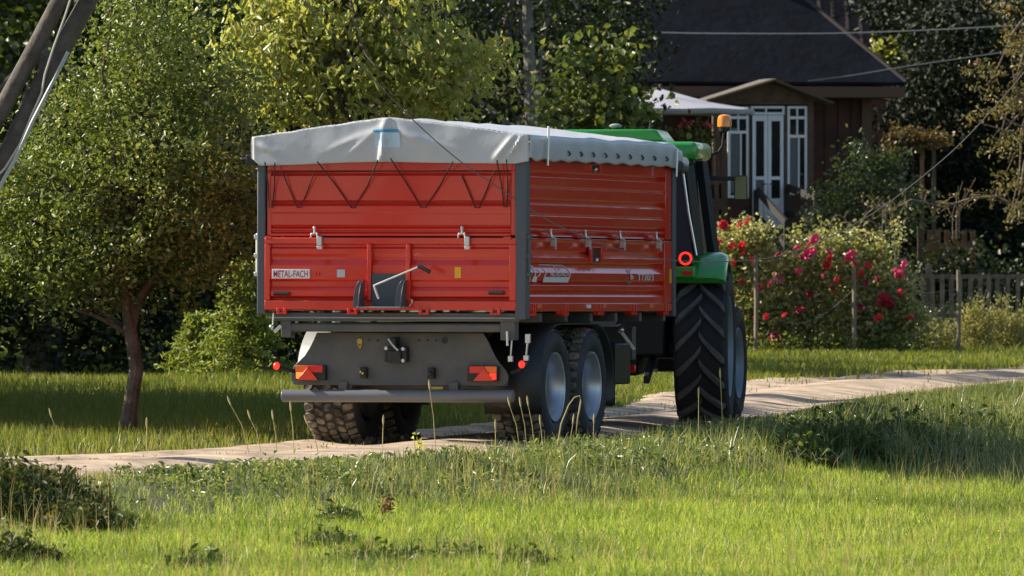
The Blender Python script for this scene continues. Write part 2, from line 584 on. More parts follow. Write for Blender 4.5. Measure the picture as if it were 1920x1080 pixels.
# the tree by the track, left
b = at(238, 826, 88.7); b.z = ground_z(b.x, b.y)
P = lambda px, py, dy=0: at(px, py, 88.7 + dy)
tree('plum_tree', 'round small-leaved tree with a bent bare trunk on the verge left of the trailer', 'tree', b,
     [b, P(243, 770), P(256, 690), P(246, 630, .05), P(240, 585, .05), P(238, 500, .1), P(245, 380, .1), P(255, 240, .1)], .082, .045,
     [(P(215, 350), (1.15, 1.25, .95)), (P(300, 200), (.95, 1.1, .95)), (P(90, 410), (.85, 1.0, .62)), (P(350, 390), (.72, 1.0, .62)), (P(300, 60), (.75, .9, .75)), (P(215, 480), (1.0, 1.0, .35)), (P(90, 500), (.8, .9, .3)), (P(330, 500), (.6, .9, .35)), (P(430, 440), (.3, .6, .4)), (P(160, 555), (.7, .8, .16)), (P(60, 300), (.45, .6, .3)), (P(150, 190), (.35, .5, .3)), (P(420, 190), (.4, .5, .4)), (P(450, 330), (.3, .5, .3)), (P(-60, 470), (.7, .8, .4))],
     720, 54, .135, .052, L_plum, M_bark, .58, .45, nl=60, shell=.36)

# yellowing pear tree behind the trailer
P = lambda px, py, dy=0: at(px, py, 108 + dy)
b = P(640, 760); b.z = 0
tree('pear_tree', 'sunlit yellowing tree rising behind the grey tarpaulin of the trailer', 'tree', b,
     [b, P(648, 500), P(655, 300), P(655, 190), P(652, 110), P(648, -40)], .13, .045,
     [(P(620, 90), (1.35, 1.3, .75)), (P(780, 130), (1.15, 1.2, .62)), (P(500, 120), (.8, 1.1, .6)), (P(870, 110), (.55, .8, .38)), (P(560, -10), (1.1, 1.2, .5)), (P(720, -60), (1.1, 1.2, .6)), (P(560, 215), (.7, .8, .25)), (P(800, 200), (.6, .8, .2))],
     620, 15, .13, .108, L_pear, M_bark, .42, 1.1, nl=50, upn=.1, shell=.5)

def blob_tree(name, label, px, Y, ells, lm, ncl, per, spr, L, trunk_top, asp=.6, bark=M_bark, r0=.2, nl=12, cat='tree', droop=.4, group=None, upn=.4):
    P = lambda a, c, dy=0: at(a, c, Y + dy)
    b = P(px, 500); b.z = ground_z(b.x, Y)
    m = b.copy(); m.z = (trunk_top + b.z) / 2; m.x += .12
    tp = b.copy(); tp.z = trunk_top
    return tree(name, label, cat, b, [b, m, tp], r0, r0 * .4, [(P(a, c, dy), r) for a, c, dy, r in ells], ncl, per, spr, L, lm, bark, asp, droop, nl, group=group, upn=upn)

blob_tree('maple_tree', 'tall broad-leaved tree behind the leaning timber poles, upper left', -190, 126,
          [(60, 20, 0, (1.9, 2, 1.5)), (230, -40, 1, (1.6, 2, 1.1)), (-80, 200, 0, (1.4, 2, 1.6)), (420, 20, 2, (1.3, 1.6, .9)), (60, -300, 0, (2.4, 2.2, 1.6))], L_maple, 620, 15, .24, .125, 5.5, .75, r0=.24)
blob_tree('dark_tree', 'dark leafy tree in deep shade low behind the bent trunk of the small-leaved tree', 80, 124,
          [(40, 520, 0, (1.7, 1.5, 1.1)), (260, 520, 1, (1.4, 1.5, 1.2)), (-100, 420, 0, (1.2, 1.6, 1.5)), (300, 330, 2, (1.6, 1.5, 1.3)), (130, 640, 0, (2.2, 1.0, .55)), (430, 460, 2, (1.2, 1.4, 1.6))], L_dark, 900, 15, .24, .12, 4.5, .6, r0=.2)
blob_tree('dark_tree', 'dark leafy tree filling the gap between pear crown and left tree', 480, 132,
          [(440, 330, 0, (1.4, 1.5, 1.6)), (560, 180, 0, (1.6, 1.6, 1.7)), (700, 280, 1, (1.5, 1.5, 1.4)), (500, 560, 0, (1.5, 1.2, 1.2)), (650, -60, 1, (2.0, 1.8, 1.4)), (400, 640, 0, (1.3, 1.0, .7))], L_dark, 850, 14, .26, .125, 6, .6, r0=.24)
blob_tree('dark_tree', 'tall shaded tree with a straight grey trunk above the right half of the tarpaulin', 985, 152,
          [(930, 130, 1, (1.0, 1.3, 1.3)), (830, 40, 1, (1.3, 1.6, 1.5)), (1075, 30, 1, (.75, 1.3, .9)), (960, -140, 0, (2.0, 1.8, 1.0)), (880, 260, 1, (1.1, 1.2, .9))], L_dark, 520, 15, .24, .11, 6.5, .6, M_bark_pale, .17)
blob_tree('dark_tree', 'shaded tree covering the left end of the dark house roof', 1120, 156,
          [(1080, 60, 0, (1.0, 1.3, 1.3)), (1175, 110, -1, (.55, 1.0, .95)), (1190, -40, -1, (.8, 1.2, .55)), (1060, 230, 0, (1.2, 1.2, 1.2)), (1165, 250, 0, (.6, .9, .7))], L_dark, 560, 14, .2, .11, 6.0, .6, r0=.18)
blob_tree('hazel_bush', 'large-leaved bush catching the sun above the middle of the tarpaulin', 1110, 126,
          [(1115, 170, 0, (.55, .6, .62)), (1060, 215, 0, (.55, .6, .42)), (1175, 235, 0, (.5, .6, .42)), (1110, 300, 0, (1.0, .9, .6)), (1150, 100, 0, (.3, .4, .25)), (1080, 100, 0, (.25, .3, .22))], L_hazel, 250, 9, .13, .115, 3.6, .78, r0=.05, nl=16, cat='bush')
blob_tree('young_tree', 'small pale green sunlit treetop right of the sloping roof edge', 1680, 176,
          [(1672, 95, 0, (.36, .4, .28)), (1700, 80, 0, (.24, .3, .22)), (1650, 105, 0, (.2, .3, .2))], L_pear, 70, 9, .11, .12, 5.3, .7, r0=.05, nl=6)  # bright pear leaves stand in for sunlight on this treetop
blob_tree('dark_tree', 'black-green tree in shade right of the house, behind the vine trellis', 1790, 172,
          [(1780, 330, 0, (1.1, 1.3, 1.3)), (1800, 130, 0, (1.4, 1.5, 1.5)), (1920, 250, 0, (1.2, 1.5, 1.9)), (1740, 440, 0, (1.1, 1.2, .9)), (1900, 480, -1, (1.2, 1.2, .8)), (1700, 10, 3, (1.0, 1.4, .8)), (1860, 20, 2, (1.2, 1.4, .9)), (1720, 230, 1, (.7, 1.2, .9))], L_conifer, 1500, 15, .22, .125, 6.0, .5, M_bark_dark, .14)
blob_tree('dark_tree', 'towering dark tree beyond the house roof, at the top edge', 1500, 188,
          [(1300, -60, 0, (2.5, 2, 1.8)), (1560, -100, 0, (2.5, 2, 2.0)), (1760, 30, 0, (2.0, 2, 2.0)), (1900, -80, 0, (2, 2, 2))], L_conifer, 700, 15, .32, .17, 9, .5, r0=.3)

# autumn apple tree on the right edge
P = lambda px, py, dy=0: at(px, py, 138 + dy)
b = P(2000, 520); b.z = ground_z(b.x, 138)
tree('apple_tree', 'autumn-tinted fruit tree reaching in from the right edge above the fence', 'tree', b,
     [b, P(1995, 420), P(1985, 300), P(1975, 150), P(1970, -20)], .11, .05,
     [(P(1890, 190), (.42, .6, .36)), (P(1850, 130), (.35, .5, .16)), (P(1910, 70), (.4, .6, .32)), (P(1840, 215), (.25, .4, .13)), (P(1880, 270), (.4, .6, .26)), (P(1840, 285), (.22, .3, .08)), (P(1905, 340), (.35, .5, .22)), (P(1990, 180), (.7, 1.2, 1.5)), (P(1880, 15), (.35, .5, .14)), (P(1900, 400), (.3, .5, .12))],
     270, 14, .085, .066, L_apple, M_twig, .5, .6, nl=36, shell=.6)

# little spruce left of the trailer
def spruce(name, label, px, py, Y, h, r, n):
    b = at(px, py, Y); b.z = ground_z(b.x, Y)
    t = thing(name, label, 'tree', b)
    mb = MB(); mb.tube([(0, 0, 0), (.02, 0, h * .5), (0, 0, h)], [.05, .035, .008], 8)
    C, D = [], []
    for i in range(n):
        z = h * (i / n) ** .85
        a = i * 2.4 + random.uniform(-.4, .4)
        ln = r * (1 - z / h) ** .75 * random.uniform(.7, 1.15) + .06
        e = Vector((math.cos(a) * ln, math.sin(a) * ln, z - ln * .25 + .06))
        mb.tube([(0, 0, z), e * .5 + Vector((0, 0, z * .5 + .03)), e], [.012, .008, .004], 5)
        for k in range(13):
            u = (k + 1) / 13
            p = Vector((0, 0, z)).lerp(e, u) + Vector((0, 0, .03 * math.sin(u * 3)))
            for q in range(7):
                C.append(p + Vector((random.gauss(0, 1), random.gauss(0, 1), random.gauss(-.2, .6))) * .05)
    mb.build('trunk', M_bark, t)
    V, F = leaf_geo(np.array([tuple(c) for c in C]), .085, .3, .35, .1)
    fast('crown', V, F, L_spruce, t)
    return t
spruce('spruce_tree', 'little bright spruce on the lit grass left of the trailer wheels', 455, 722, 117, 1.5, .75, 70)
spruce('spruce_tree', 'shorter sparse spruce at the left foot of the bright one', 370, 722, 119, .85, .55, 40)

# the wood that closes the view, and unseen trees added to shade the garden
def mass(name, ells, n, per, s, L, lm):
    V, F = leaf_geo(spread(clumps(ells, n, .5), per, s), L, .7, .3)
    return tag(fast(name, V, F, lm), kind='stuff')
ells = []
for k in range(34):
    x_ = -22 + k * 1.4
    ells.append(((x_, 198 + random.uniform(0, 8), random.uniform(1.5, 3)), (2.2, 2, 3)))
    ells.append(((x_, 200 + random.uniform(0, 8), random.uniform(6, 8)), (2.4, 2, 3.6)))
mass('distant_wood', ells, 5200, 10, .5, .46, L_far)
ells = []
for k in range(9):
    ells.append(((-13 - random.uniform(0, 4), 156 + k * 4.5, 5), (2.4, 2.8, 5)))
    ells.append(((-17 - random.uniform(0, 6), 154 + k * 4.5, 11), (3, 2.8, 4)))
mass('unseen_shade_wood', ells, 1700, 9, .6, .5, L_far)
ells = [((-9.6, 103, 3.4), (2.0, 4.2, 2.6)), ((-11.5, 106, 5.2), (2, 3.5, 2.2)), ((-9.2, 98.5, 2.0), (1.5, 1.8, 1.6))]
ells += [((-9.0, 97, 4.4), (1.8, 2.5, 2.0)), ((-10.5, 104, 6.5), (2.2, 5, 2.2)), ((-14, 132, 6), (3, 8, 5)), ((-13.5, 140, 6), (3, 7, 5)), ((-9.4, 100, 3.4), (1.6, 3.2, 3.2)), ((-10.2, 113, 1.8), (1.6, 6, 2.0)), ((-12, 129, 4), (2.5, 6, 4)), ((-13, 134, 5), (2.5, 6, 5))]
ells += [((-9.0, 90.8 + 1.5 * k, 2.2), (1.2, 1.2, 2.3)) for k in range(12)] * 2
ells += [((-9.2, 92.4 + 1.4 * k, 4.7), (1.1, 1.0, 1.9)) for k in range(9)] * 2
mass('unseen_shade_thicket', ells, 6400, 10, .38, .30, L_far)  # unseen growth left of frame, shaped to shade the roadside grass

ells = []
for k in range(16):
    ells.append(((13.5 + random.uniform(-1, 1) + k * .5, 96 + k * 2.4, 3), (2.2, 2, 3.5)))
mass('unseen_reflected_wood', ells, 1700, 9, .45, .4, L_conifer)  # unseen trees added at right so the trailer side reflects dark

# undergrowth of the shaded garden and shrubs added to darken the gate's lower slats
ells = [((3.6 + k * .75, 154.5 + (k % 3) * 1.6, .75 + .25 * (k % 2)), (.8, .8, .6)) for k in range(11)] + [((at(1735 + 30 * k, 0, 155.8).x, 155.8, .85 + .12 * (k % 2)), (.3, .3, .62)) for k in range(5)] * 2
mass('undergrowth', ells, 1100, 12, .16, .10, L_dark)
# broad-leaved weeds among the verge grass
x, y = scatter(60000, 70, 100, 'near')
t, px, by, cap = bank(x, y)
k = (noise2(x, y, .9, 41) + .5 * noise2(x, y, 3, 44) > .05) & (t > .6)
x, y, cap = x[k][:12000], y[k][:12000], cap[k][:12000]
px = 960 + x / y * F_PX
hh = np.minimum(verge_h(px) * .75, cap)
L_vw = leaf_mat('verge_weed_leaf', ((.10, .135, .045), (.07, .10, .03), (.14, .17, .065), (.20, .21, .10)), .42, .32, .6)
V, F = leaf_geo(np.stack([x, y, GZ(x, y) + hh * RNG.uniform(.3, 1, len(x))], 1), .062, .32, .1, upn=.8, jit=.5)
tag(fast('verge_weeds', V, F, L_vw), kind='stuff')

m = MB()
for k in range(260):
    y = random.uniform(75, 105); t = random.random()
    x = left_x(y) * (1 - t) + right_x(y) * t
    r = random.uniform(.006, .016)
    m.ball((x, y, ground_z(x, y) + .02 + r * .2), r, r * .8, r * .6, 6, 4, .2)
tag(m.build('gravel', mat('road_stone', (.36, .30, .26), .9, var=.3, scale=5), smooth=0, fix=False), kind='stuff')
n = 45000
x, y = RNG.uniform(-11, 13, n), RNG.uniform(146, 170, n)
V, F = blades(np.stack([x, y, GZ(x, y)], 1), .10 + .12 * RNG.random(n), .022, .6)
tag(fast('garden_grass', V, F, G_far), kind='stuff')
# ------------------------------------------------------------------ the trailer
M_red = mat('red_paint', (.70, .021, .008), .24, spec=.45, coat=.65, scale=1.3, var=.05, col2=(.66, .032, .013))
M_grey = mat('chassis_grey', (.075, .080, .086), .45, spec=.5, var=.1, scale=2.2, col2=(.115, .108, .098))
M_post = mat('post_grey', (.075, .085, .10), .42, spec=.5)
M_steel = mat('zinc', (.62, .62, .60), .35, metal=.8)
M_dark = mat('black_rubber', (.018, .018, .020), .7, spec=.4)
M_black = mat('black_plastic', (.012, .012, .013), .45)
M_tyre = mat('tyre_rubber', (.030, .030, .033), .72, spec=.45, var=.25, scale=5)
M_tread = mat('dusty_sunlit_tread', (.045, .042, .040), .85, spec=.3, var=.3, scale=7, col2=(.26, .21, .16))  # the tan holds dried dirt and the sunlight on the tread
M_rim = mat('silver_rim', (.50, .53, .57), .34, metal=.75, var=.1, scale=5)
M_tarp = mat('tarpaulin', (.50, .51, .53), .36, spec=.5, var=.05, scale=2.5, bump=.22, bscale=7)
M_white = mat('white_sticker', (.75, .75, .75), .5)
M_letter = mat('crimson_print', (.42, .01, .045), .5)
M_yellow = mat('yellow_sticker', (.85, .42, .015), .5)
M_blue = mat('blue_print', (.05, .30, .55), .5)
M_paleblue = mat('pale_blue_print', (.48, .62, .70), .5)
M_greenp = mat('green_print', (.02, .16, .04), .5)
M_rope = mat('dark_rope', (.016, .014, .013), .9)
M_redlens = mat('red_lens', (.70, .015, .01), .2, coat=.5)
M_orangelens = mat('orange_lens', (.90, .16, .01), .25, coat=.5)
M_redlit = mat('lit_red_lamp', (1.0, .02, .012), .3, emit=1.3)
M_orlit = mat('lit_orange_lamp', (1.0, .12, .02), .3, emit=1.6)
M_mud = mat('mud', (.12, .09, .065), .98, var=.4, scale=14, bump=.9, bscale=25)
M_fend = mat('grey_mudguard', (.26, .27, .28), .45)
M_chute = mat('chute_grey', (.052, .065, .085), .4)
M_keytag = mat('key_tag_yellow', (.55, .40, .06), .5)  # yellow of the key and plate tags

TH = R(16.5)
tro = Vector((.122 - 1.29 * math.cos(TH), 85 + 1.29 * math.sin(TH), 0.012))
trailer = thing('farm_trailer', 'red tandem-axle farm trailer under a grey tarpaulin cover on the dirt road', 'trailer', tro, (R(-.5), 0, -TH))
def RX(px): return -1.29 + (px - 480) / 505 * 2.58            # tail: pixels to trailer x
def RZ(py): return 2.1 - (py - 413) / 204.0                   # and to height
def SY(px):                                                   # right side: pixels to trailer y
    u = px - 960
    return (u * 85 - 2122.8) / (F_PX * math.sin(TH) - math.cos(TH) * u)
SX = 1.29

def rear_profile(rows, y0, th=.03):
    """rows: (photo row, how far it stands out towards the camera)"""
    pts = [(y0 - d, RZ(r)) for r, d in rows]
    return pts + [(y0 + th, pts[-1][1]), (y0 + th, pts[0][1])]
def side_profile(rows, th=.03):
    pts = [(SX - .03 + d, RZ(r)) for r, d in rows]
    return pts + [(SX - .03 - th - .02, pts[-1][1]), (SX - .03 - th - .02, pts[0][1])]

BL, BF = 0.0, 5.2
# corner posts
for (x0, x1, y0, y1, zt, zb) in ((-1.295, -1.215, -.02, .1, RZ(300), RZ(593)), (1.19, 1.30, -.02, .11, RZ(292), RZ(601)), (1.2, 1.29, 5.06, 5.17, 2.62, 1.2), (-1.29, -1.2, 5.06, 5.17, 2.62, 1.2)):
    MB().box(x0, x1, y0, y1, zb, zt).build('corner_post', M_post, trailer, bevel=.012)
# post fittings: the hinge sleeves half way up
for x in (-1.30, 1.306):
    m = MB()
    m.tube([(x, .03, RZ(520)), (x, .03, RZ(440))], .022, 10)
    for z in (RZ(445), RZ(480), RZ(515)):
        m.box(x - .028, x + .028, -.005, .065, z - .03, z + .012)
    m.build('post_hinge', M_steel if x < 0 else M_post, trailer, bevel=.004)

# upper tailgate
up = MB()
up.box(RX(497), RX(965), .0, .05, RZ(322), RZ(300))
up.box(RX(497), RX(505), .0, .05, RZ(444), RZ(322.3))
up.box(RX(957), RX(965), .0, .05, RZ(444), RZ(322.3))
ug = up.build('upper_tailgate', M_red, trailer, bevel=.005)
m = MB()
m.prism(rear_profile(((322.3, -.02), (324.5, -.035), (326, -.035), (332, .004), (378, .004), (380, -.03), (383.5, -.03), (389, .004), (400, .004), (402, .001), (404, .004), (424, .004), (425.5, -.028), (427, -.028), (432, .0), (434, .0), (435, -.022), (437, -.022), (441, .006), (445, .006)), .0), RX(505.3), RX(956.7), 'x')
m.build('ribbed_sheet', M_red, ug, smooth=0, bevel=.003)

# lower tailgate
lo = MB()
lo.box(RX(494), RX(968), -.025, .05, RZ(460), RZ(448))
lo.box(RX(494), RX(504), -.025, .05, RZ(566), RZ(460.3))
lo.box(RX(955), RX(968), -.025, .05, RZ(566), RZ(460.3))
lo.box(RX(494), RX(968), -.025, .05, RZ(584), RZ(566.3))
lg = lo.build('lower_tailgate', M_red, trailer, bevel=.006)
prof = ((460.3, -.04), (464, -.04), (469, -.012), (478, -.012), (484, -.022), (490, -.022), (500, .012), (527, .012), (530.5, -.022), (540, -.022), (548, .006), (558, .006), (562, -.03), (566, -.03))
for xa, xb in ((504.3, 689.7), (697.3, 762.7), (770.3, 954.7)):
    MB().prism(rear_profile(prof, .0), RX(xa), RX(xb), 'x').build('ribbed_sheet', M_red, lg, smooth=0, bevel=.003)
for xa in (690, 763):
    MB().box(RX(xa), RX(xa + 7), -.05, .04, RZ(566), RZ(460.6)).build('gate_rib', M_red, lg, bevel=.004)
MB().box(RX(497), RX(508), -.05, -.0255, RZ(451), RZ(445)).build('stop_lug', M_red, lg, bevel=.003)
MB().box(RX(946), RX(960), -.05, -.0255, RZ(451), RZ(446)).build('stop_lug', M_red, lg, bevel=.003)
# grain chute
ch = MB()
ch.box(RX(697.5), RX(762.5), -.034, -.028, RZ(578), RZ(516))
chute = ch.build('chute_flap', M_chute, lg, bevel=.002)
def cheek(px, name='chute_cheek'):
    z0, z1 = RZ(581), RZ(527)
    out = [(-.03, z0), (-.03, z1)]
    for k in range(9):
        a = k / 8 * math.pi / 2
        out.append((-.03 - .17 * math.sin(a) - .02, z1 - (z1 - z0) * (1 - math.cos(a))))
    m = MB().prism(out, RX(px) - .004, RX(px) + .004, 'x')
    return m.build(name, M_chute, lg, bevel=.002)
cheek(684); cheek(764)
MB().box(RX(680), RX(768), -.21, -.026, RZ(580.5), RZ(577.5)).build('chute_floor', M_fend, lg, bevel=.002)
for xc, sgn in ((684, -1), (764, 1)):                           # rounded wing sheets at both sides of the opening
    z0, z1 = RZ(580), RZ(529)
    out = [(RX(xc), z0), (RX(xc), z1)]
    w = -.075 if sgn < 0 else -.08
    out = [(RX(xc) + .0, z0), (RX(xc), z1 + .01)] + [(RX(xc) + w * math.sin(k / 7 * math.pi / 2), z1 + .01 - (z1 - z0 + .01) * (1 - math.cos(k / 7 * math.pi / 2))) for k in range(1, 8)]
    MB().prism(out, -.145, -.141, 'y').build('chute_wing', M_chute, lg, bevel=.0015)
lv = MB()
A_, B_, C_ = (RX(723), -.235, RZ(563)), (RX(714.5), -.235, RZ(538)), (RX(800), -.235, RZ(502))
lv.bar(A_, B_, .012, .036, (0, 1, 0)); lv.bar(B_, C_, .012, .036, (0, 1, 0))
lever = lv.build('lever', M_white, trailer, bevel=.003)
MB().tube([(RX(797), -.236, RZ(502)), (RX(803), -.24, RZ(503)), (RX(820), -.245, RZ(513))], .019, 10).build('grip', M_black, lever)
# name plate, stickers, grips
pl = MB().box(RX(509), RX(580), -.034, -.0125, RZ(525), RZ(507.5)).build('name_plate', M_white, trailer, bevel=.002)
Mrear = lambda px, py, y: Matrix(((1, 0, 0, RX(px)), (0, 0, -1, y), (0, 1, 0, RZ(py)), (0, 0, 0, 1)))
text_obj('METAL-FACH', 'lettering', M_letter, pl, Mrear(512, 523, -.0345), RX(577) - RX(512), RZ(510) - RZ(523), .002, .012)
MB().box(RX(631), RX(646), -.018, -.0125, RZ(522.5), RZ(508)).build('sticker', mat('grey_sticker', (.5, .5, .52), .5), lg)
MB().box(RX(853), RX(864.5), -.018, -.0125, RZ(523.5), RZ(503)).build('sticker', M_yellow, lg)
MB().box(RX(588), RX(592), -.03, -.0125, RZ(520), RZ(512)).box(RX(595), RX(598), -.03, -.0125, RZ(520), RZ(512)).build('small_bracket', M_red, lg)
for a, b_, c in ((513, 542, 553.5), (918, 946, 551)):
    m = MB(); m.tube([(RX(a), -.035, RZ(c)), (RX(b_), -.035, RZ(c))], .019, 10)
    m.box(RX(a + 2), RX(a + 5), -.035, .0, RZ(c + 2), RZ(c - 2)).box(RX(b_ - 5), RX(b_ - 2), -.035, .0, RZ(c + 2), RZ(c - 2))
    m.build('grip_bar', M_black, lg)
# latches between the gates
for px in (590, 868):
    m = MB()
    m.tube([(RX(px), -.04, RZ(429)), (RX(px), -.045, RZ(440))], .012, 8)
    m.ball((RX(px), -.045, RZ(430)), .017)
    m.bar((RX(px - 7), -.05, RZ(449)), (RX(px - 5), -.05, RZ(440)), .014, .02, (0, 1, 0))
    m.bar((RX(px - 6), -.05, RZ(441)), (RX(px + 6), -.05, RZ(440)), .014, .02, (0, 1, 0))
    m.bar((RX(px + 5), -.05, RZ(439)), (RX(px + 7), -.06, RZ(449)), .014, .02, (0, 1, 0))
    m.box(RX(px + 6), RX(px + 15), -.075, -.035, RZ(463), RZ(446))
    m.box(RX(px + 7), RX(px + 17), -.09, -.06, RZ(470), RZ(464))
    m.build('latch', M_steel, lg, bevel=.003)
# hinge hooks along the lower edge
for px in (528, 662, 797, 931):
    m = MB()
    for d in (-7, 6):
        m.box(RX(px + d) - .014, RX(px + d) + .014, -.05, .0, RZ(592), RZ(581))
    m.tube([(RX(px - 9), -.03, RZ(590)), (RX(px + 9), -.03, RZ(590))], .011, 8)
    m.build('hinge', M_red, lg, bevel=.004)
MB().tube([(RX(772), -.05, RZ(563)), (RX(776), -.06, RZ(569)), (RX(770), -.055, RZ(577))], .006, 6).ball((RX(775), -.06, RZ(566)), .014).build('safety_pin', M_steel, lg)

# side walls: the right one shows
URS = ((296, .0), (322, .0), (323, -.04), (324, -.04), (333, .0), (350, .0), (351, -.012), (352, -.012), (355, .0), (373, .0), (374.5, -.04), (376, -.04), (386, .0), (402, .0), (403, -.012), (404, -.012), (407, .0), (423, .0), (423.5, -.035), (424.5, -.035), (431.5, .0), (434, .0), (434.5, -.035), (436, -.035), (444, -.002), (445, -.002))
LRS = ((448, .014), (453, .014), (455, -.02), (472, -.02), (474, -.04), (475.5, -.04), (484, -.004), (493, -.004), (495, -.05), (497, -.05), (513, .0), (527, .0), (527.5, -.04), (529, -.04), (537, .0), (545, .0), (545.5, -.04), (548, -.04), (558, .0), (570, .0))
def side_wall(sg):
    nm = 'side_wall'
    u = MB().prism([(a * sg, b) for a, b in side_profile(URS)], .13, 4.86, 'y').build('upper_side_wall', M_red, trailer, smooth=0, bevel=.003)
    MB().box(min(sg * 1.22, sg * 1.268), max(sg * 1.22, sg * 1.268), 4.863, 5.05, RZ(445), RZ(300)).build('end_frame', M_red, u, bevel=.006)
    MB().box(min(sg * 1.2, sg * 1.262), max(sg * 1.2, sg * 1.262), .112, .128, RZ(445), RZ(300)).build('end_frame', M_red, u, bevel=.004)
    l = MB().prism([(a * sg, b) for a, b in side_profile(LRS)], .16, 4.80, 'y').build('lower_side_wall', M_red, trailer, smooth=0, bevel=.003)
    MB().box(min(sg * 1.21, sg * 1.272), max(sg * 1.21, sg * 1.272), 4.803, 5.1, RZ(570), RZ(447.5)).build('end_frame', M_red, l, bevel=.006)
    MB().box(min(sg * 1.2, sg * 1.266), max(sg * 1.2, sg * 1.266), .128, .157, RZ(570), RZ(447.5)).build('end_frame', M_red, l, bevel=.004)
    MB().box(min(sg * 1.2, sg * 1.278), max(sg * 1.2, sg * 1.278), .128, 5.12, RZ(586), RZ(570.4)).build('bottom_rail', M_red, l, bevel=.006)
    return u, l
UR, LR = side_wall(1)
side_wall(-1)
X1 = 1.275
for px in (1030, 1095, 1160, 1228):
    y = SY(px); z = RZ(445) + 0
    m = MB()
    m.tube([(X1 + .02, y, RZ(432)), (X1 + .03, y, RZ(446))], .012, 8)
    m.ball((X1 + .02, y, RZ(433)), .018)
    m.bar((X1 + .03, y, RZ(445)), (X1 + .045, y + .10, RZ(450)), .02, .02)
    m.box(X1 + .0, X1 + .05, y + .07, y + .12, RZ(463), RZ(449))
    m.bar((X1 + .04, y + .09, RZ(461)), (X1 + .06, y + .04, RZ(468)), .02, .016)
    la = m.build('latch', M_steel, trailer, bevel=.003)
    m = MB().prism([(X1 - .02, RZ(436)), (X1 + .02, RZ(441)), (X1 + .02, RZ(446)), (X1 - .02, RZ(446))], y - .22, y - .02, 'y')
    m.build('latch_bracket', M_red, la, bevel=.003)
for pa, pb, ra, rb, par in ((1107, 1128, 302, 318, UR), (1109, 1131, 462, 492, LR)):
    ya, yb = SY(pa), SY(pb)
    m = MB().box(X1 - .02, X1 + .012, ya, ya + .06, RZ(rb), RZ(ra)).box(X1 - .02, X1 + .012, yb - .06, yb, RZ(rb), RZ(ra)).box(X1 - .02, X1 + .008, ya + .06, yb - .06, RZ(ra + 3), RZ(ra))
    bk = m.build('centre_bracket', M_red, trailer, bevel=.004)
    MB().box(X1 - .02, X1 - .012, ya + .062, yb - .062, RZ(rb), RZ(ra + 3.2)).build('slot', M_black, bk)
    MB().ball((X1 + .0, (ya + yb) / 2, RZ(rb - 4)), .025).build('pin', M_steel, bk)
for px, mt in ((1012, M_orangelens), (1104, M_white), (1133, M_orangelens), (1222, M_orangelens)):
    y = SY(px)
    MB().box(1.2785, 1.292, y - .065, y + .065, RZ(580), RZ(573)).build('side_reflector', mt, LR, bevel=.003)
for px in (1001, 1062, 1128, 1190, 1250):
    y = SY(px)
    MB().box(1.2, 1.296, y - .05, y - .02, RZ(594), RZ(572)).box(1.2, 1.296, y + .02, y + .05, RZ(594), RZ(572)).tube([(1.275, y - .09, RZ(591)), (1.275, y + .09, RZ(591))], .012, 8).build('hinge', M_red, LR, bevel=.003)
for px in (994.5, 1259):
    y = SY(px)
    MB().box(X1 - .01, X1 + .006, y - .02, y + .02, RZ(531), RZ(503)).build('reflex_strip', M_yellow, LR)
Mside = lambda px, py, x: Matrix(((0, 0, 1, x), (1, 0, 0, SY(px)), (0, 1, 0, RZ(py)), (0, 0, 0, 1)))
def decal(pts, name, m, x=1.265):
    """flat print on the lower side wall; pts in photo pixels; follows the sloping band of the sheet"""
    def xo(r): return np.interp(r, [497, 513, 527], [-.05, .0, .0]) + SX - .03 + .004
    rows = sorted(set([p[1] for p in pts] + [513]))
    me = MB()
    lo_, hi_ = min(p[1] for p in pts), max(p[1] for p in pts)
    # split the outline at the bend
    def cut(poly, keep):
        out = []
        for i in range(len(poly)):
            a, b = poly[i], poly[(i + 1) % len(poly)]
            ia, ib = keep(a[1]) >= 0, keep(b[1]) >= 0
            if ia: out.append(a)
            if ia != ib:
                t = keep(a[1]) / (keep(a[1]) - keep(b[1]))
                out.append((a[0] + (b[0] - a[0]) * t, a[1] + (b[1] - a[1]) * t))
        return out
    for keep in (lambda r: 513 - r, lambda r: r - 513):
        q = cut(list(pts), keep)
        if len(q) >= 3:
            me.add([(xo(r), SY(p), RZ(r)) for p, r in q], [tuple(range(len(q)))])
    return me.build(name, m, LR, smooth=0, fix=False)
M_decal = mat('silver_print', (.62, .60, .57), .45)
decal(((1001, 497), (1008, 497), (1012, 504), (1009, 504)), 'decal', M_paleblue)
decal(((1001, 530), (1005, 520), (1012, 520), (1010, 531)), 'decal', M_decal)
decal(((1007, 504), (1009, 504), (1009, 520), (1007, 520)), 'decal', M_decal)
decal(((1014, 506), (1018, 510), (1018, 516), (1014, 521), (1013, 519), (1016, 515), (1016, 510), (1013, 508)), 'decal', M_decal)
decal(((1024, 521), (1073, 521), (1069, 531), (1022, 531)), 'decal', M_decal)
decal(((1023, 497), (1066, 498), (1073, 504), (1071.5, 505), (1065, 500), (1024, 499)), 'decal', M_paleblue)
decal(((1071.5, 504), (1073.5, 504), (1075, 512), (1073, 521), (1071.5, 521), (1073, 512)), 'decal', M_decal)
decal(((1026, 505), (1028, 505), (1030, 512), (1026, 521), (1024, 521), (1028, 512)), 'decal', M_decal)
decal(((1049, 499), (1051, 499), (1051.5, 509), (1050, 509)), 'decal', M_paleblue)
text_obj('METAL-FACH', 'lettering', M_decal, LR, Mside(1036, 519.5, 1.2665), SY(1070) - SY(1036), RZ(511) - RZ(519.5), .002, .014)
text_obj('b', 'lettering', M_decal, LR, Mside(1185.5, 524, 1.2665), SY(1191) - SY(1185.5), RZ(513) - RZ(524), .002, .03)
decal(((1182, 504), (1187, 508), (1187, 512), (1183, 511)), 'decal', M_blue)
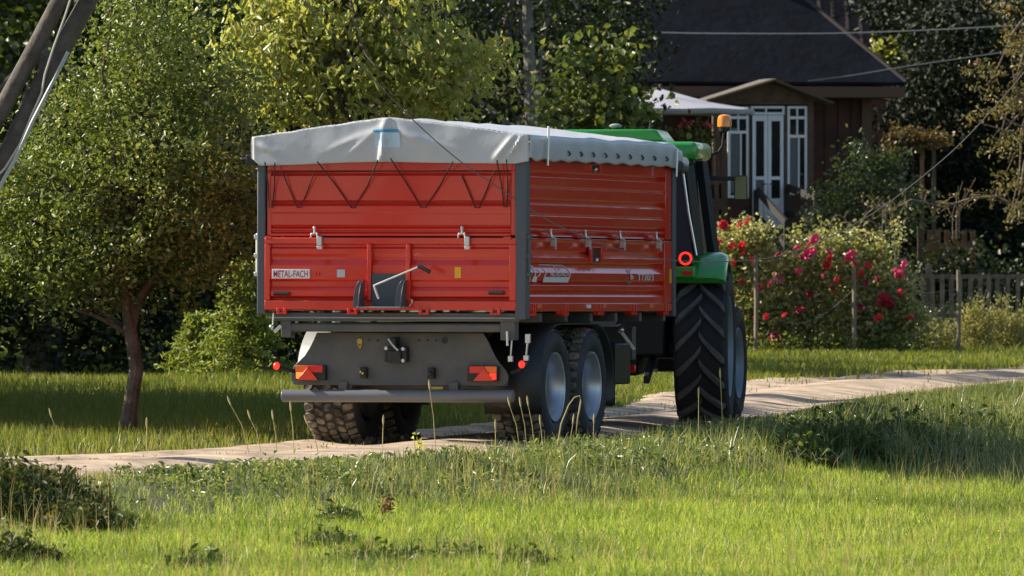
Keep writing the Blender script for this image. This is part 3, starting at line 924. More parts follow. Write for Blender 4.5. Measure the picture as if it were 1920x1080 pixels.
decal(((1181, 527), (1187, 527), (1186, 532), (1181, 533)), 'decal', M_greenp)
text_obj('T730/3', 'lettering', M_decal, LR, Mside(1199, 526, 1.2665), SY(1229) - SY(1199), RZ(513) - RZ(526), .002, .012)
# floor, front wall
MB().box(-1.19, 1.19, 5.055, 5.13, 1.27, 2.66).build('front_wall', M_red, trailer, bevel=.006)
MB().box(-1.19, 1.19, .052, 5.05, 1.26, 1.285).build('floor', M_grey, trailer)
# load: dark inside is closed by the cover

# tarpaulin
def tarp():
    mb = MB()
    NX, NY = 61, 80
    y0, y1 = -.045, 5.19
    def top(x, y):
        t = abs(x) / 1.33
        v = (y - y0) / (y1 - y0)
        sh = 2.853 + .016 * (x > 0)
        z = sh + (3.03 - sh) * (1 - t ** 1.12)
        bows = math.sin(v * 5 * math.pi) ** 2
        z -= .020 * bows * (1 - abs(t - .5))
        z += .012 * noise.noise((x * 2.2, y * 1.6, 2)) + .006 * noise.noise((x * 7, y * 4, 5))
        z -= .10 * sstep(.93, 1.0, v) * (1 - .3 * t)
        return z
    def val(x): return max(-1, min(1, x))
    # roof
    g = []
    for j in range(NY):
        y = y0 + (y1 - y0) * j / (NY - 1)
        for i in range(NX):
            x = -1.33 + 2.66 * i / (NX - 1)
            g.append((x, y, top(x, y)))
    mb.add(g, [(j * NX + i, j * NX + i + 1, (j + 1) * NX + i + 1, (j + 1) * NX + i) for j in range(NY - 1) for i in range(NX - 1)])
    # valances at both sides
    for sg in (-1, 1):
        g, NZ = [], 9
        for j in range(NY):
            y = y0 + (y1 - y0) * j / (NY - 1)
            v = (y - y0) / (y1 - y0)
            zb = 2.655 - .018 * abs(math.sin(v * 10 * math.pi)) - .01 * noise.noise((y * 3, sg, 0))
            if sg > 0 and v < .025: zb = 2.66
            zt = top(1.33 * sg, y)
            for k in range(NZ):
                t = k / (NZ - 1)
                bul = .02 * math.sin(min(1, t * 1.6) * math.pi * .5) * (1 - t) + .012 * noise.noise((y * 2.6, t * 1.5, sg * 3)) * t + .006 * t * math.sin(v * 20 * math.pi)
                g.append((sg * (1.33 + bul), y, zt + (zb - zt) * t))
        mb.add(g, [(j * NZ + i, j * NZ + i + 1, (j + 1) * NZ + i + 1, (j + 1) * NZ + i) for j in range(NY - 1) for i in range(NZ - 1)])
    # tail and head flaps
    for end in (0, 1):
        NXF, NZ, g = 121, 22, []
        for i in range(NXF):
            x = -1.33 + 2.66 * i / (NXF - 1)
            y = y0 if end == 0 else y1
            zt = top(x, y)
            if end == 0:
                zb = float(np.interp(x, [-1.33, -1.26, -.9, -.4, .0, .4, .9, 1.2, 1.33], [2.655, 2.59, 2.60, 2.62, 2.625, 2.615, 2.61, 2.605, 2.63]))
            else:
                zb = 2.6
            for k in range(NZ):
                t = k / (NZ - 1)
                q = 0
                z = zt + (zb - zt) * t
                if end == 0:
                    c = -.045 * t + RX(722) + .02                          # centre fold, swinging left towards the hem
                    q += .055 * math.exp(-((x - c) / .035) ** 2) * (.25 + .75 * t) - .03 * math.exp(-((x - c - .06) / .05) ** 2) * t
                    for (x0_, z0_, x1_, z1_, a_, w_) in ((-.02, 2.98, -.45, 2.66, .016, .03), (.02, 2.98, .5, 2.68, .016, .035), (1.2, 2.87, 1.0, 2.64, .03, .022), (1.27, 2.86, 1.13, 2.65, .035, .02), (-1.28, 2.8, -1.05, 2.68, .018, .03), (-.1, 2.93, -.62, 2.72, .012, .03), (.1, 2.9, .75, 2.7, .01, .03)):
                        dx, dz = x1_ - x0_, z1_ - z0_
                        L_ = math.hypot(dx, dz)
                        s_ = ((x - x0_) * dx + (z - z0_) * dz) / L_ ** 2
                        d_ = ((x - x0_) * dz - (z - z0_) * dx) / L_
                        q += a_ * math.exp(-(d_ / w_) ** 2) * math.exp(-((s_ - .5) / .45) ** 4)
                    q += .010 * noise.noise((x * 3, z * 5, 1)) + .012 * math.sin(t * math.pi) * (1 - abs(x) / 1.4)
                    g.append((x, y - q, z))
                else:
                    g.append((x, y + .012 * noise.noise((x * 3, z * 5, 4)) + .02 * t, z))
        mb.add(g, [(j * NZ + i, j * NZ + i + 1, (j + 1) * NZ + i + 1, (j + 1) * NZ + i) for j in range(NXF - 1) for i in range(NZ - 1)])
    import bmesh
    o = mb.build('tarpaulin', M_tarp, trailer, smooth=50)
    bm = bmesh.new(); bm.from_mesh(o.data)
    bmesh.ops.remove_doubles(bm, verts=bm.verts, dist=.004)
    bmesh.ops.recalc_face_normals(bm, faces=bm.faces)
    bm.to_mesh(o.data); bm.free()
    return o
TP = tarp()
sol = TP.modifiers.new('cloth', 'SOLIDIFY'); sol.thickness = .006; sol.offset = 1
# faded print patch on the tail flap
def patch(pts, m, nm='print_patch', off=-.118):
    return MB().add([(RX(a), off + .0015 * (b - 248) * .0, RZ(b)) for a, b in pts], [tuple(range(len(pts)))]).build(nm, m, TP, smooth=0)
def flap_y(x, z):
    """closest point of the tail flap"""
    best, by = 9, -.07
    for v in TP.data.vertices:
        if v.co.y < .0:
            d = (v.co.x - x) ** 2 + (v.co.z - z) ** 2
            if d < best: best, by = d, v.co.y
    return by
def draped(pa, pb, ra, rb, m, nx=14, nz=6, skew=0):
    g = []
    for i in range(nx):
        for k in range(nz):
            px, py = pa + (pb - pa) * i / (nx - 1) + skew * k / (nz - 1), ra + (rb - ra) * k / (nz - 1)
            x, z = RX(px), RZ(py)
            g.append((x, flap_y(x, z) - .012, z))
    MB().add(g, [(i * nz + k, i * nz + k + 1, (i + 1) * nz + k + 1, (i + 1) * nz + k) for i in range(nx - 1) for k in range(nz - 1)]).build('print_patch', m, TP, smooth=50, fix=False)
draped(702, 751, 245, 250.5, M_blue, skew=1)
draped(703, 752, 250.8, 279, M_paleblue, nz=9, skew=2)
# hooks along the side hem, tension rods, winding tube end
for k in range(9):
    y = SY(1052 + k * 23) if k < 9 else 0
    MB().tube([(1.352, y, 2.74 - .008 * k * 0), (1.368, y + .02, 2.715), (1.352, y + .035, 2.70)], .010, 6).build('tarp_hook', M_post, TP)
for px, ra, rb in ((1010.5, 238, 312), (1252.5, 252, 326)):
    y = SY(px)
    MB().tube([(1.375, y, RZ(ra + (px - 1010) * .055)), (1.375, y - .03, RZ(rb - (px - 1010) * .02))], .012, 8).build('tension_rod', M_steel, TP)
MB().tube([(1.345, 5.05, 2.66), (1.345, 5.24, 2.64)], .05, 12).build('tube_end', M_post, TP)
MB().box(-1.40, -1.30, -.03, .05, RZ(311), RZ(292)).tube([(-1.36, .0, RZ(302)), (-1.46, .0, RZ(300))], .02, 8).build('winder_bracket', M_black, TP, bevel=.005)
# lashing rope zig-zag
zz = [[(500, 306), (501, 350), (503, 392), (509, 392), (513, 350), (519, 307)],
      [(529, 322), (543, 360), (557, 392), (562, 392), (577, 358), (592, 322)],
      [(599, 305), (628, 348), (659, 392), (664, 392), (690, 350), (714, 302)],
      [(737, 299), (762, 345), (790, 391), (799, 391), (826, 350), (855, 306)],
      [(866, 330), (880, 362), (892, 392), (899, 392), (914, 358), (930, 322)],
      [(937, 303), (941, 350), (946, 391), (951, 391), (953, 350), (955, 302)]]
m = MB()
for ln in zz:
    m.tube([(RX(a), -.115 if b < 310 else (-.07 if b < 330 else -.03), RZ(b)) for a, b in ln], .0065, 6)
m.tube([(RX(500), -.035, RZ(325)), (RX(730), -.035, RZ(323)), (RX(956), -.035, RZ(324))], .006, 6)
m.build('lashing_rope', M_rope, trailer)

# chassis under the box
MB().box(-1.18, 1.22, .02, .14, RZ(605), RZ(589)).build('rear_floor_beam', M_grey, trailer, bevel=.008)
MB().box(-1.18, 1.28, .0, .018, RZ(600), RZ(597)).build('floor_lip', M_fend, trailer, bevel=.002)
for k in range(6):
    y = .7 + k * .85
    MB().box(-1.22, 1.22, y, y + .08, RZ(606), RZ(589)).build('cross_beam', M_grey, trailer, bevel=.006)
for x in (-.42, .42):
    MB().box(x - .06, x + .06, .33, 5.9, .88, RZ(607)).build('chassis_beam', M_grey, trailer, bevel=.008)
MB().box(RX(535), RX(942), .05, .17, RZ(625), RZ(608.5)).build('tipping_beam', M_grey, trailer, bevel=.02)
MB().box(RX(526), RX(545), .04, .18, RZ(636), RZ(604)).build('beam_bracket', M_grey, trailer, bevel=.008)
MB().box(RX(940), RX(967), .04, .18, RZ(640), RZ(598)).build('beam_bracket', M_grey, trailer, bevel=.008)
m = MB(); m.tube([(RX(510), .0, RZ(590)), (RX(508), .0, RZ(622))], .008, 6); m.ball((RX(507), -.01, RZ(616)), .024); m.bar((RX(512), -.01, RZ(626)), (RX(524), .0, RZ(614)), .03, .03)
m.build('lock_ball', M_steel, trailer)
m = MB()
for px in (948.5, 953):
    pass
m.tube([(RX(950), .0, RZ(623)), (RX(951), .0, RZ(650))], .011, 8)
m.build('locking_pin', M_steel, trailer); m = MB()
m.tube([(RX(958), .02, RZ(640)), (RX(956), .02, RZ(672))], .008, 8); m.box(RX(952), RX(960), .0, .04, RZ(680), RZ(669))
m.build('locking_pin', M_steel, trailer, bevel=.003); m = MB()
m.tube([(RX(983), .12, RZ(632)), (RX(979), .12, RZ(672))], .010, 8); m.box(RX(975), RX(984), .1, .14, RZ(678), RZ(668)); m.box(RX(978), RX(987), .1, .14, RZ(645), RZ(628))
m.build('locking_pin', M_steel, trailer, bevel=.003)
# back plate
out = [(590, 627), (584, 640), (576, 656), (567, 670), (556, 681), (547, 690), (541, 704), (541, 716), (548, 726), (944, 726), (951, 719), (952, 708), (948, 698), (936, 684), (928, 672), (921, 658), (915, 644), (905, 627)]
bp = MB().prism([(RX(a), RZ(b)) for a, b in out], .30, .312, 'y').build('back_plate', M_grey, trailer, bevel=.003)
MB().box(RX(548), RX(944), .3125, .42, RZ(726), RZ(716)).build('plate_flange', M_grey, bp)
for (px, py, r) in ((690, 641, 2), (706, 641, 2), (784, 641, 2), (800, 641, 2), (816, 641, 2), (832, 641, 6)):
    MB().tube([(RX(px), .293, RZ(py)), (RX(px), .2999, RZ(py))], r / 204, 12).build('bolt', M_black, bp)
m = MB(); m.tube([(RX(672), .285, RZ(643)), (RX(672), .2995, RZ(643))], .026, 12); m.bar((RX(669), .288, RZ(646)), (RX(673), .288, RZ(657)), .008, .012, (0, 1, 0)); m.bar((RX(676), .288, RZ(646)), (RX(673), .288, RZ(657)), .008, .012, (0, 1, 0))
m.build('key_tag', M_keytag, bp)
cp = MB().box(RX(724), RX(766), .20, .2995, RZ(682), RZ(653)).box(RX(734), RX(757), .17, .199, RZ(684), RZ(660)).box(RX(738), RX(748), .15, .29, RZ(653), RZ(635)).build('tow_coupling', M_black, trailer, bevel=.01)
m = MB().tube([(RX(735), .15, RZ(638)), (RX(744), .14, RZ(650)), (RX(754), .14, RZ(660))], .011, 8)
for a, b in ((728, 656), (760, 657), (760, 679)):
    MB().tube([(RX(a), .185, RZ(b)), (RX(a), .199, RZ(b))], .017, 10).build('coupling_bolt', M_steel, cp)
m.build('coupling_lever', M_steel, cp)
for px in (682, 810):
    m = MB().box(RX(px - 6), RX(px + 6), .22, .2995, RZ(713), RZ(692)).tube([(RX(px), .19, RZ(703)), (RX(px), .225, RZ(703))], .022, 10)
    so = m.build('socket', M_black, trailer, bevel=.008)
    if px == 682:
        MB().ball((RX(684), .188, RZ(703)), .012).build('socket_pin', M_yellow, so)
# tail lamps
for px, mir in ((582, 1), (907, -1)):
    x0 = RX(px)
    w = .145
    lamp = MB().box(x0 - w, x0 + w, .23, .2995, RZ(717), RZ(688)).build('tail_lamp', M_black, trailer, bevel=.01)
    s = mir
    f = lambda a, b: (min(x0 + s * a, x0 + s * b), max(x0 + s * a, x0 + s * b))
    a, b = f(-.14, -.03); MB().box(a, b, .222, .2295, RZ(701), RZ(689)).build('orange_lens', M_orangelens, lamp, bevel=.003)
    a, b = f(-.135, -.07); MB().box(a, b, .222, .2295, RZ(714), RZ(702)).build('lit_lens', M_orlit if s > 0 else M_redlit, lamp, bevel=.003)
    a, b = f(-.028, .12); MB().box(a, b, .222, .2295, RZ(702), RZ(689)).build('red_lens', M_redlens, lamp, bevel=.003)
    xc = x0 - .02 * s
    MB().prism([(xc - .1, RZ(716.5)), (xc + .1, RZ(716.5)), (xc, RZ(692))], .208, .2215, 'y').build('reflector_triangle', mat('reflector_red', (.80, .05, .02), .3), lamp, bevel=.004)
MB().box(RX(806), RX(828), .29, .2995, RZ(733), RZ(728)).build('plate_tag', M_keytag, trailer)
# under-run bar
MB().tube([(RX(527), .25, RZ(746.5)), (RX(963), .25, RZ(745))], .058, 20).build('underrun_bar', mat('bar_grey', (.135, .14, .155), .38, spec=.6), trailer, smooth=45, bevel=.006)
for px in (640, 850):
    MB().box(RX(px - 8), RX(px + 8), .26, .36, RZ(746), RZ(720)).build('bar_bracket', M_grey, trailer)
# outline marker lamps on rubber arms
for px, py, xa in ((514, 690, 545), (983, 685, 950)):
    y_ = .2 if px < 600 else .1
    arm = MB().tube([(RX(xa), .31, RZ(701)), (RX((px + xa) / 2), .26, RZ(697)), (RX(px), y_, RZ(py + 4))], .018, 8).build('marker_arm', M_dark, trailer)
    MB().ball((RX(px), y_ - .02, RZ(py)), .030, .03, .034, 14, 10).build('marker_lamp', M_redlit, arm)
    MB().tube([(RX(px), y_ + .0, RZ(py)), (RX(px), y_ + .06, RZ(py))], .032, 12).build('marker_housing', M_black, arm)

# wheels
def trailer_wheel(x, y, sg):
    """sg: outward side"""
    r, w = .55, .50
    xo, xi = x + sg * w / 2, x - sg * w / 2
    prof = [(xo - sg * .04, .325), (xo - sg * .0, .36), (xo + sg * .012, .43), (xo - sg * .01, .50), (xo - sg * .05, .532), (x, .536), (xi + sg * .05, .532), (xi + sg * .01, .50), (xi - sg * .012, .43), (xi, .36), (xi + sg * .04, .325)]
    m = MB().lathe(prof, 56, 'x', (0, y, .55))
    wheel = bpy.data.objects.new('wheel', None); COL.objects.link(wheel); wheel.parent = trailer
    ty = m.build('tyre', M_tyre, wheel, smooth=40)
    m = MB()
    n = 34
    for k in range(n):
        for row in range(5):
            a = 2 * math.pi * (k + (.5 if row % 2 else 0)) / n
            x0 = x + (row - 2) * .094
            if row in (0, 4):
                da, hw = .075, .050
            else:
                da, hw = .070, .040
            sk = .02 * (1 if row % 2 else -1)
            vs = []
            for rr, sh in ((.522, 1.0), (.552, .86)):
                for (ux, ua) in ((-1, -1), (-.2, -1.25), (1, -.8), (1, .8), (.2, 1.25), (-1, 1)):
                    aa = a + ua * da * sh * .8 + ux * sk
                    rad = rr - (.016 if (row in (0, 4) and rr > .53 and ux * (row - 2) > 0) else 0)
                    vs.append((x0 + ux * hw * sh, y + rad * math.cos(aa), .55 + rad * math.sin(aa)))
            m.add(vs, [(6, 7, 8, 9, 10, 11)] + [(i, (i + 1) % 6, 6 + (i + 1) % 6, 6 + i) for i in range(6)])
    m.build('tread', M_tread, wheel, smooth=0)
    # rim
    p = [(xo - sg * .03, .328), (xo - sg * .006, .322), (xo - sg * .01, .308), (xo - sg * .035, .298), (xo - sg * .05, .285), (xo - sg * .20, .278), (xo - sg * .27, .272), (xo - sg * .31, .262)]
    rim = MB().lathe(p, 48, 'x', (0, y, .55)).build('rim', M_rim, wheel, smooth=50)
    MB().lathe([(xo - sg * .31, .262), (xo - sg * .325, .21), (xo - sg * .29, .15), (xo - sg * .28, .11), (xo - sg * .28, .0)], 40, 'x', (0, y, .55)).build('wheel_disc', M_grey, wheel, smooth=50)
    rs = MB().lathe([(xo - sg * .33, .25), (xi, .3)], 32, 'x', (0, y, .55)).build('rim_back', M_grey, wheel)
    hm = MB().tube([(xo - sg * .28, y, .55), (xo - sg * .15, y, .55)], [.085, .07], 16)
    for k in range(8):
        a = k * math.pi / 4
        hm.tube([(xo - sg * .295, y + .135 * math.cos(a), .55 + .135 * math.sin(a)), (xo - sg * .255, y + .135 * math.cos(a), .55 + .135 * math.sin(a))], .016, 6)
    hm.build('hub', M_grey, wheel)
    MB().tube([(xo - sg * .04, y - .1, .55 + .27), (xo - sg * .10, y - .1, .55 + .26)], .008, 6).build('valve', M_steel, wheel)
for y in (1.46, 2.69):
    trailer_wheel(-.911, y, -1)
    trailer_wheel(.911, y, 1)
    MB().tube([(-.8, y, .55), (.8, y, .55)], .06, 12).build('axle', M_grey, trailer)
for x in (-.5, .5):
    MB().bar((x, 1.1, .66), (x, 3.1, .66), .08, .06).box(x - .06, x + .06, 1.95, 2.2, .66, .9).build('leaf_spring', M_dark, trailer, bevel=.006)
# everything on the back plate hangs a little forward of the tail
bp.location.x = -.085
for o in trailer.children:
    n_ = o.name.split('.')[0]
    if n_ in ('tail_lamp', 'tow_coupling', 'socket'):
        o.location.x = -.085
    elif n_ in ('underrun_bar', 'bar_bracket', 'plate_tag'):
        o.location.x = -.078
    elif n_ in ('marker_arm',):
        o.location.x = -.05
    elif n_ in ('tipping_beam', 'beam_bracket'):
        o.location.x = -.025
# mudguards: one bent sheet over each pair of wheels
def guard(sg, m_):
    n = 12
    pts = []
    for k in range(n + 1):
        a = R((205 if sg > 0 else 178) - k * ((115) if sg > 0 else 88) / n)
        pts.append((1.46 + .64 * math.cos(a), .55 + .64 * math.sin(a) * .92))
    for k in range(n + 1):
        a = R(90 - k * 110 / n)
        pts.append((2.69 + .64 * math.cos(a), .55 + .64 * math.sin(a) * .92))
    mb = MB()
    xa, xb = (1.19, .64) if sg > 0 else (-1.18, -.64)
    vs = []
    for (y, z) in pts:
        vs += [(xa, y, z), (xb, y, z)]
    mb.add(vs, [(2 * i, 2 * i + 1, 2 * i + 3, 2 * i + 2) for i in range(len(pts) - 1)])
    o = mb.build('mudguard', m_, trailer, smooth=60)
    s_ = o.modifiers.new('sheet', 'SOLIDIFY'); s_.thickness = .012
guard(1, M_black)
guard(-1, mat('left_guard_grey', (.15, .155, .16), .5))
m = MB(); m.box(.66, 1.19, 3.35, 3.36, .36, .95); m.build('mud_flap', M_dark, trailer)
MB().box(-1.19, -.66, 3.35, 3.36, .36, .95).build('mud_flap', M_dark, trailer)
# front frame and drawbar
MB().box(-.9, .9, 5.0, 5.12, .78, 1.1).build('front_beam', M_grey, trailer, bevel=.01)
MB().bar((-.42, 5.1, .82), (-.06, 6.9, .66), .12, .16).bar((.42, 5.1, .82), (.06, 6.9, .66), .12, .16).box(-.16, .16, 6.7, 7.0, .57, .75).build('drawbar', M_grey, trailer, bevel=.01)
MB().lathe([(-.04, .05), (.04, .05), (.04, .09), (-.04, .09)], 20, 'z', (0, 7.08, .66), closed=True).build('tow_eye', M_steel, trailer)
MB().tube([(.3, 5.6, .2), (.3, 5.6, 1.15)], .05, 12).box(.2, .4, 5.5, 5.7, .16, .2).build('support_leg', M_grey, trailer)
MB().box(.55, 1.05, 3.6, 4.4, .55, .95).build('tool_box', M_black, trailer, bevel=.02)
m = MB()
for k in range(5):
    m.tube([(.1 + k * .06, 5.1, 1.15), (.25 + k * .05, 5.7, .85 + .05 * k), (.15 + k * .05, 6.5, .95 + .04 * k), (.1 + k * .04, 7.1, 1.1)], .014, 6)
m.build('hoses', M_dark, trailer)
m = MB(); m.bar((.85, 4.75, 1.06), (.98, 4.78, .88), .03, .03); m.ball((.85, 4.75, 1.07), .035)
m.build('park_brake_crank', M_steel, trailer)
MB().box(.80, .92, 5.02, 5.05, .66, .73).build('wheel_chock_reflector', M_redlens, trailer, bevel=.01)
# clods of mud hanging between the left wheels and lying under them
m = MB()
for k in range(170):
    x = random.uniform(-.75, -.50); y = random.uniform(1.2, 2.6)
    z = abs(random.gauss(0, .035)) + .012
    r = random.uniform(.008, .032)
    m.ball((x, y, z), r, r * .8, r * .9, 6, 4, .3)
tag(m.build('mud', M_mud, trailer, smooth=0), kind='stuff')
# ------------------------------------------------------------------ the tractor
M_green = mat('tractor_green', (.035, .30, .045), .32, spec=.5, coat=.5)
M_glass = mat('tinted_glass', (.018, .045, .062), .12, spec=.8)
M_cab = mat('cab_black', (.012, .013, .015), .45)
M_lug = mat('lug_rubber', (.085, .080, .074), .75, spec=.4, var=.25, scale=6)
M_tyre2 = mat('black_tyre', (.016, .016, .018), .75, spec=.4)
M_mirror = mat('mirror_glass', (.10, .13, .11), .08, metal=1)
M_beacon = mat('beacon_orange', (1.0, .30, .015), .15, coat=.8, trans=.2)
M_rimt = mat('tractor_rim', (.16, .20, .25), .5, metal=.3)
M_clear = mat('lamp_glass', (.75, .76, .76), .15, metal=.5)

TY = R(5.0)
tractor = thing('tractor', 'green tractor with an orange roof beacon pulling the red trailer', 'tractor', (1.02, 93, 0), (0, 0, -TY))
def TX(px): return ((px - 960) / F_PX * 93 - 1.02) / math.cos(TY)
def TZ(py): return 2.1 - (py - 413) * 93 / F_PX

def tractor_wheel(x, y, r, w, sg, n, rimr, steer=0., lug=.048):
    wheel = bpy.data.objects.new('wheel', None); COL.objects.link(wheel); wheel.parent = tractor
    wheel.location = (x, y, r + .012); wheel.rotation_euler = (0, 0, -steer)
    h = w / 2
    prof = [(h - .03, rimr + .005), (h - .005, rimr + .05), (h + .012, r * .78), (h - .01, r * .90), (h - .035, r - lug), (0, r - lug + .012), (-h + .035, r - lug), (-h + .01, r * .90), (-h - .012, r * .78), (-h + .005, rimr + .05), (-h + .03, rimr + .005)]
    MB().lathe(prof, 64, 'x').build('tyre', M_tyre2, wheel, smooth=40)
    m = MB()
    for side in (-1, 1):
        for k in range(n):
            p0 = 2 * math.pi * (k + (.5 if side > 0 else 0)) / n
            rows = []
            for q in range(7):
                u = q / 6
                xx = side * (-.012 + (h + .008) * u)
                a = p0 - (.30 / r) * (u ** .85)
                top = r - .02 * u ** 3 if u < .98 else r - .09
                wd = (.030 + .014 * u) / r
                rows.append([(xx, aa, rr) for aa, rr in ((a - wd * 1.25, r - lug - .02), (a - wd * .8, top), (a + wd * .8, top), (a + wd * 1.25, r - lug - .02))])
            vs = [(X_, -rr * math.cos(aa), rr * math.sin(aa)) for row in rows for X_, aa, rr in row]
            fs = []
            for q in range(6):
                for e in range(3):
                    fs.append((q * 4 + e, q * 4 + e + 1, q * 4 + 5 + e, q * 4 + 4 + e))
            fs += [(0, 1, 2, 3), (24, 25, 26, 27)]
            m.add(vs, fs)
    m.build('lugs', M_lug, wheel, smooth=30)
    s = sg
    MB().lathe([(s * (h - .02), rimr + .01), (s * (h - .005), rimr), (s * (h - .03), rimr - .025), (s * (h - .05), rimr - .05), (s * (h - .16), rimr - .08), (s * (h - .2), rimr * .6), (s * (h - .2), .12), (s * (h - .14), .10), (s * (h - .14), 0)], 40, 'x').build('rim', M_rimt, wheel, smooth=45)
    hb = MB().tube([(s * (h - .19), 0, 0), (s * (h - .08), 0, 0)], [.13, .11], 16)
    for k in range(8):
        a = k * math.pi / 4
        hb.tube([(s * (h - .205), .2 * math.cos(a), .2 * math.sin(a)), (s * (h - .17), .2 * math.cos(a), .2 * math.sin(a))], .02, 6)
    hb.build('hub', M_rimt, wheel)
for sg in (-1, 1):
    tractor_wheel(sg * .915, 0, .82, .52, sg, 18, .50)
    tractor_wheel(sg * .90, 2.5, .62, .42, sg, 17, .36, R(4), .036)
# rear fenders
for sg in (-1, 1):
    mb = MB()
    n, vs = 14, []
    for k in range(n + 1):
        a = R(48 + (168 - 48) * k / n)
        y, z = -.95 * math.cos(a), .83 + .95 * math.sin(a)
        yi, zi = -.86 * math.cos(a), .83 + .86 * math.sin(a)
        vs += [(sg * .58, y, z), (sg * 1.08, y, z), (sg * 1.15, y * .99, z - .03), (sg * 1.165, yi, zi), (sg * .58, yi, zi)]
    for k in range(n):
        for e in range(5):
            mb.f.append((k * 5 + e, k * 5 + (e + 1) % 5, (k + 1) * 5 + (e + 1) % 5, (k + 1) * 5 + e))
    mb.v = vs
    mb.f += [(0, 1, 2, 3, 4), tuple(n * 5 + e for e in range(5))]
    fd = mb.build('rear_fender', M_green, tractor, smooth=50, bevel=.012)
    # lamp housing and ring lamp
    a, b = sorted((sg * TX(1279), sg * TX(1308)))
    MB().box(a, b, -.77, -.50, TZ(497), TZ(471)).build('lamp_housing', M_cab, fd, bevel=.015)
    MB().box(a - (.06 if sg > 0 else .02), b + (.02 if sg > 0 else .06), -.80, -.55, TZ(519), TZ(499)).build('lamp_bracket', M_green, fd, bevel=.012)
    cx, cz = sg * TX(1295), TZ(484)
    MB().lathe([(-.79, .047), (-.775, .047), (-.775, .066), (-.79, .066)], 28, 'y', (cx, 0, cz), closed=True).build('ring_lamp', M_redlit, fd)
    MB().tube([(cx, -.78, cz), (cx, -.76, cz)], .044, 16).build('lamp_lens', M_black, fd)
    a, b = sorted((sg * TX(1288), sg * TX(1309)))
    MB().box(a, b, -.815, -.801, TZ(514), TZ(507)).build('reflector', M_redlens, fd, bevel=.003)
# cab
roof = MB().box(-.90, .90, -.82, 1.25, TZ(301), TZ(267)).build('cab_roof', M_green, tractor, bevel=.07)
roof.modifiers['edge'].segments = 5
hat = MB().prism([(-.82, TZ(268)), (-.70, TZ(250)), (-.58, TZ(244)), (.42, TZ(243)), (.47, TZ(246)), (.56, TZ(268))], -.55, 1.0, 'y').build('roof_hatch', M_green, roof, bevel=.03)
MB().box(-.72, .86, -.78, -.70, TZ(309), TZ(301.5)).build('roof_lip', M_cab, roof, bevel=.01)
for px in (1156, 1225):
    m = MB().tube([(TX(px), -.4, TZ(246)), (TX(px), -.4, TZ(232 if px < 1200 else 226))], [.02, .008], 8)
    m.build('aerial', M_black, roof)
MB().ball((TX(1160), -.4, TZ(237)), .065, .05, .025).build('aerial_cap', M_fend, roof)
for sg in (-1, 1):
    tx = lambda px: sg * TX(px)
    rp = MB()
    rp.bar((tx(1299), -.66, TZ(303)), (tx(1318), -.62, TZ(478)), .05, .09)
    rp.build('cab_pillar', M_cab, tractor, bevel=.01)
    MB().bar((tx(1309), .45, TZ(303)), (tx(1333), .4, TZ(480)), .12, .09).build('cab_pillar', M_cab, tractor, bevel=.01)
    MB().bar((tx(1296), 1.2, TZ(303)), (tx(1312), 1.25, TZ(480)), .08, .08).build('cab_pillar', M_cab, tractor, bevel=.01)
    MB().add([(tx(1300), -.60, TZ(305)), (tx(1319), -.56, TZ(478)), (tx(1315), 1.2, TZ(478)), (tx(1298), 1.15, TZ(305))], [(0, 1, 2, 3)]).build('side_window', M_glass, tractor, smooth=0)
    MB().tube([(tx(1289), -.70, TZ(318)), (tx(1300), -.69, TZ(400)), (tx(1314), -.66, TZ(478))], .012, 8).build('glass_edge', M_clear, tractor)  # pale tube standing in for the bright edge of the cab glass
    wl = MB().tube([(tx(1292), -.86, TZ(306)), (tx(1292), -.78, TZ(306))], [.058, .04], 16).build('work_lamp', M_clear, tractor)
    MB().bar((tx(1292), -.80, TZ(312)), (tx(1290), -.70, TZ(325)), .03, .03).build('lamp_arm', M_clear, wl)
MB().add([(-.72, -.68, TZ(305)), (.72, -.68, TZ(305)), (.84, -.65, TZ(478)), (-.84, -.65, TZ(478))], [(0, 1, 2, 3)]).build('rear_window', M_glass, tractor, smooth=0)
MB().box(-.56, .56, -.6, 1.25, .75, TZ(478)).build('cab_body', M_cab, tractor, bevel=.03)
MB().add([(-.76, 1.24, TZ(305)), (.76, 1.24, TZ(305)), (.80, 1.27, 1.75), (-.80, 1.27, 1.75)], [(0, 1, 2, 3)]).build('windscreen', M_glass, tractor, smooth=0)
hood = MB().prism([(1.3, .95), (1.3, 1.72), (2.6, 1.62), (3.35, 1.45), (3.5, 1.2), (3.5, .95)], -.42, .42, 'x').build('bonnet', M_green, tractor, bevel=.06)
MB().box(-.28, .28, -.5, 3.3, .55, .95).build('chassis', M_cab, tractor, bevel=.03)
MB().tube([(-1.0, 0, .83), (1.0, 0, .83)], .12, 14).build('rear_axle', M_cab, tractor)
MB().tube([(-.9, 2.5, .62), (.9, 2.5, .62)], .08, 12).build('front_axle', M_cab, tractor)
MB().box(-.1, .1, -.85, -.4, .5, .62).bar((-.42, -.3, .75), (-.40, -1.0, .52), .06, .09).bar((.42, -.3, .75), (.40, -1.0, .52), .06, .09).build('hitch', M_cab, tractor, bevel=.01)
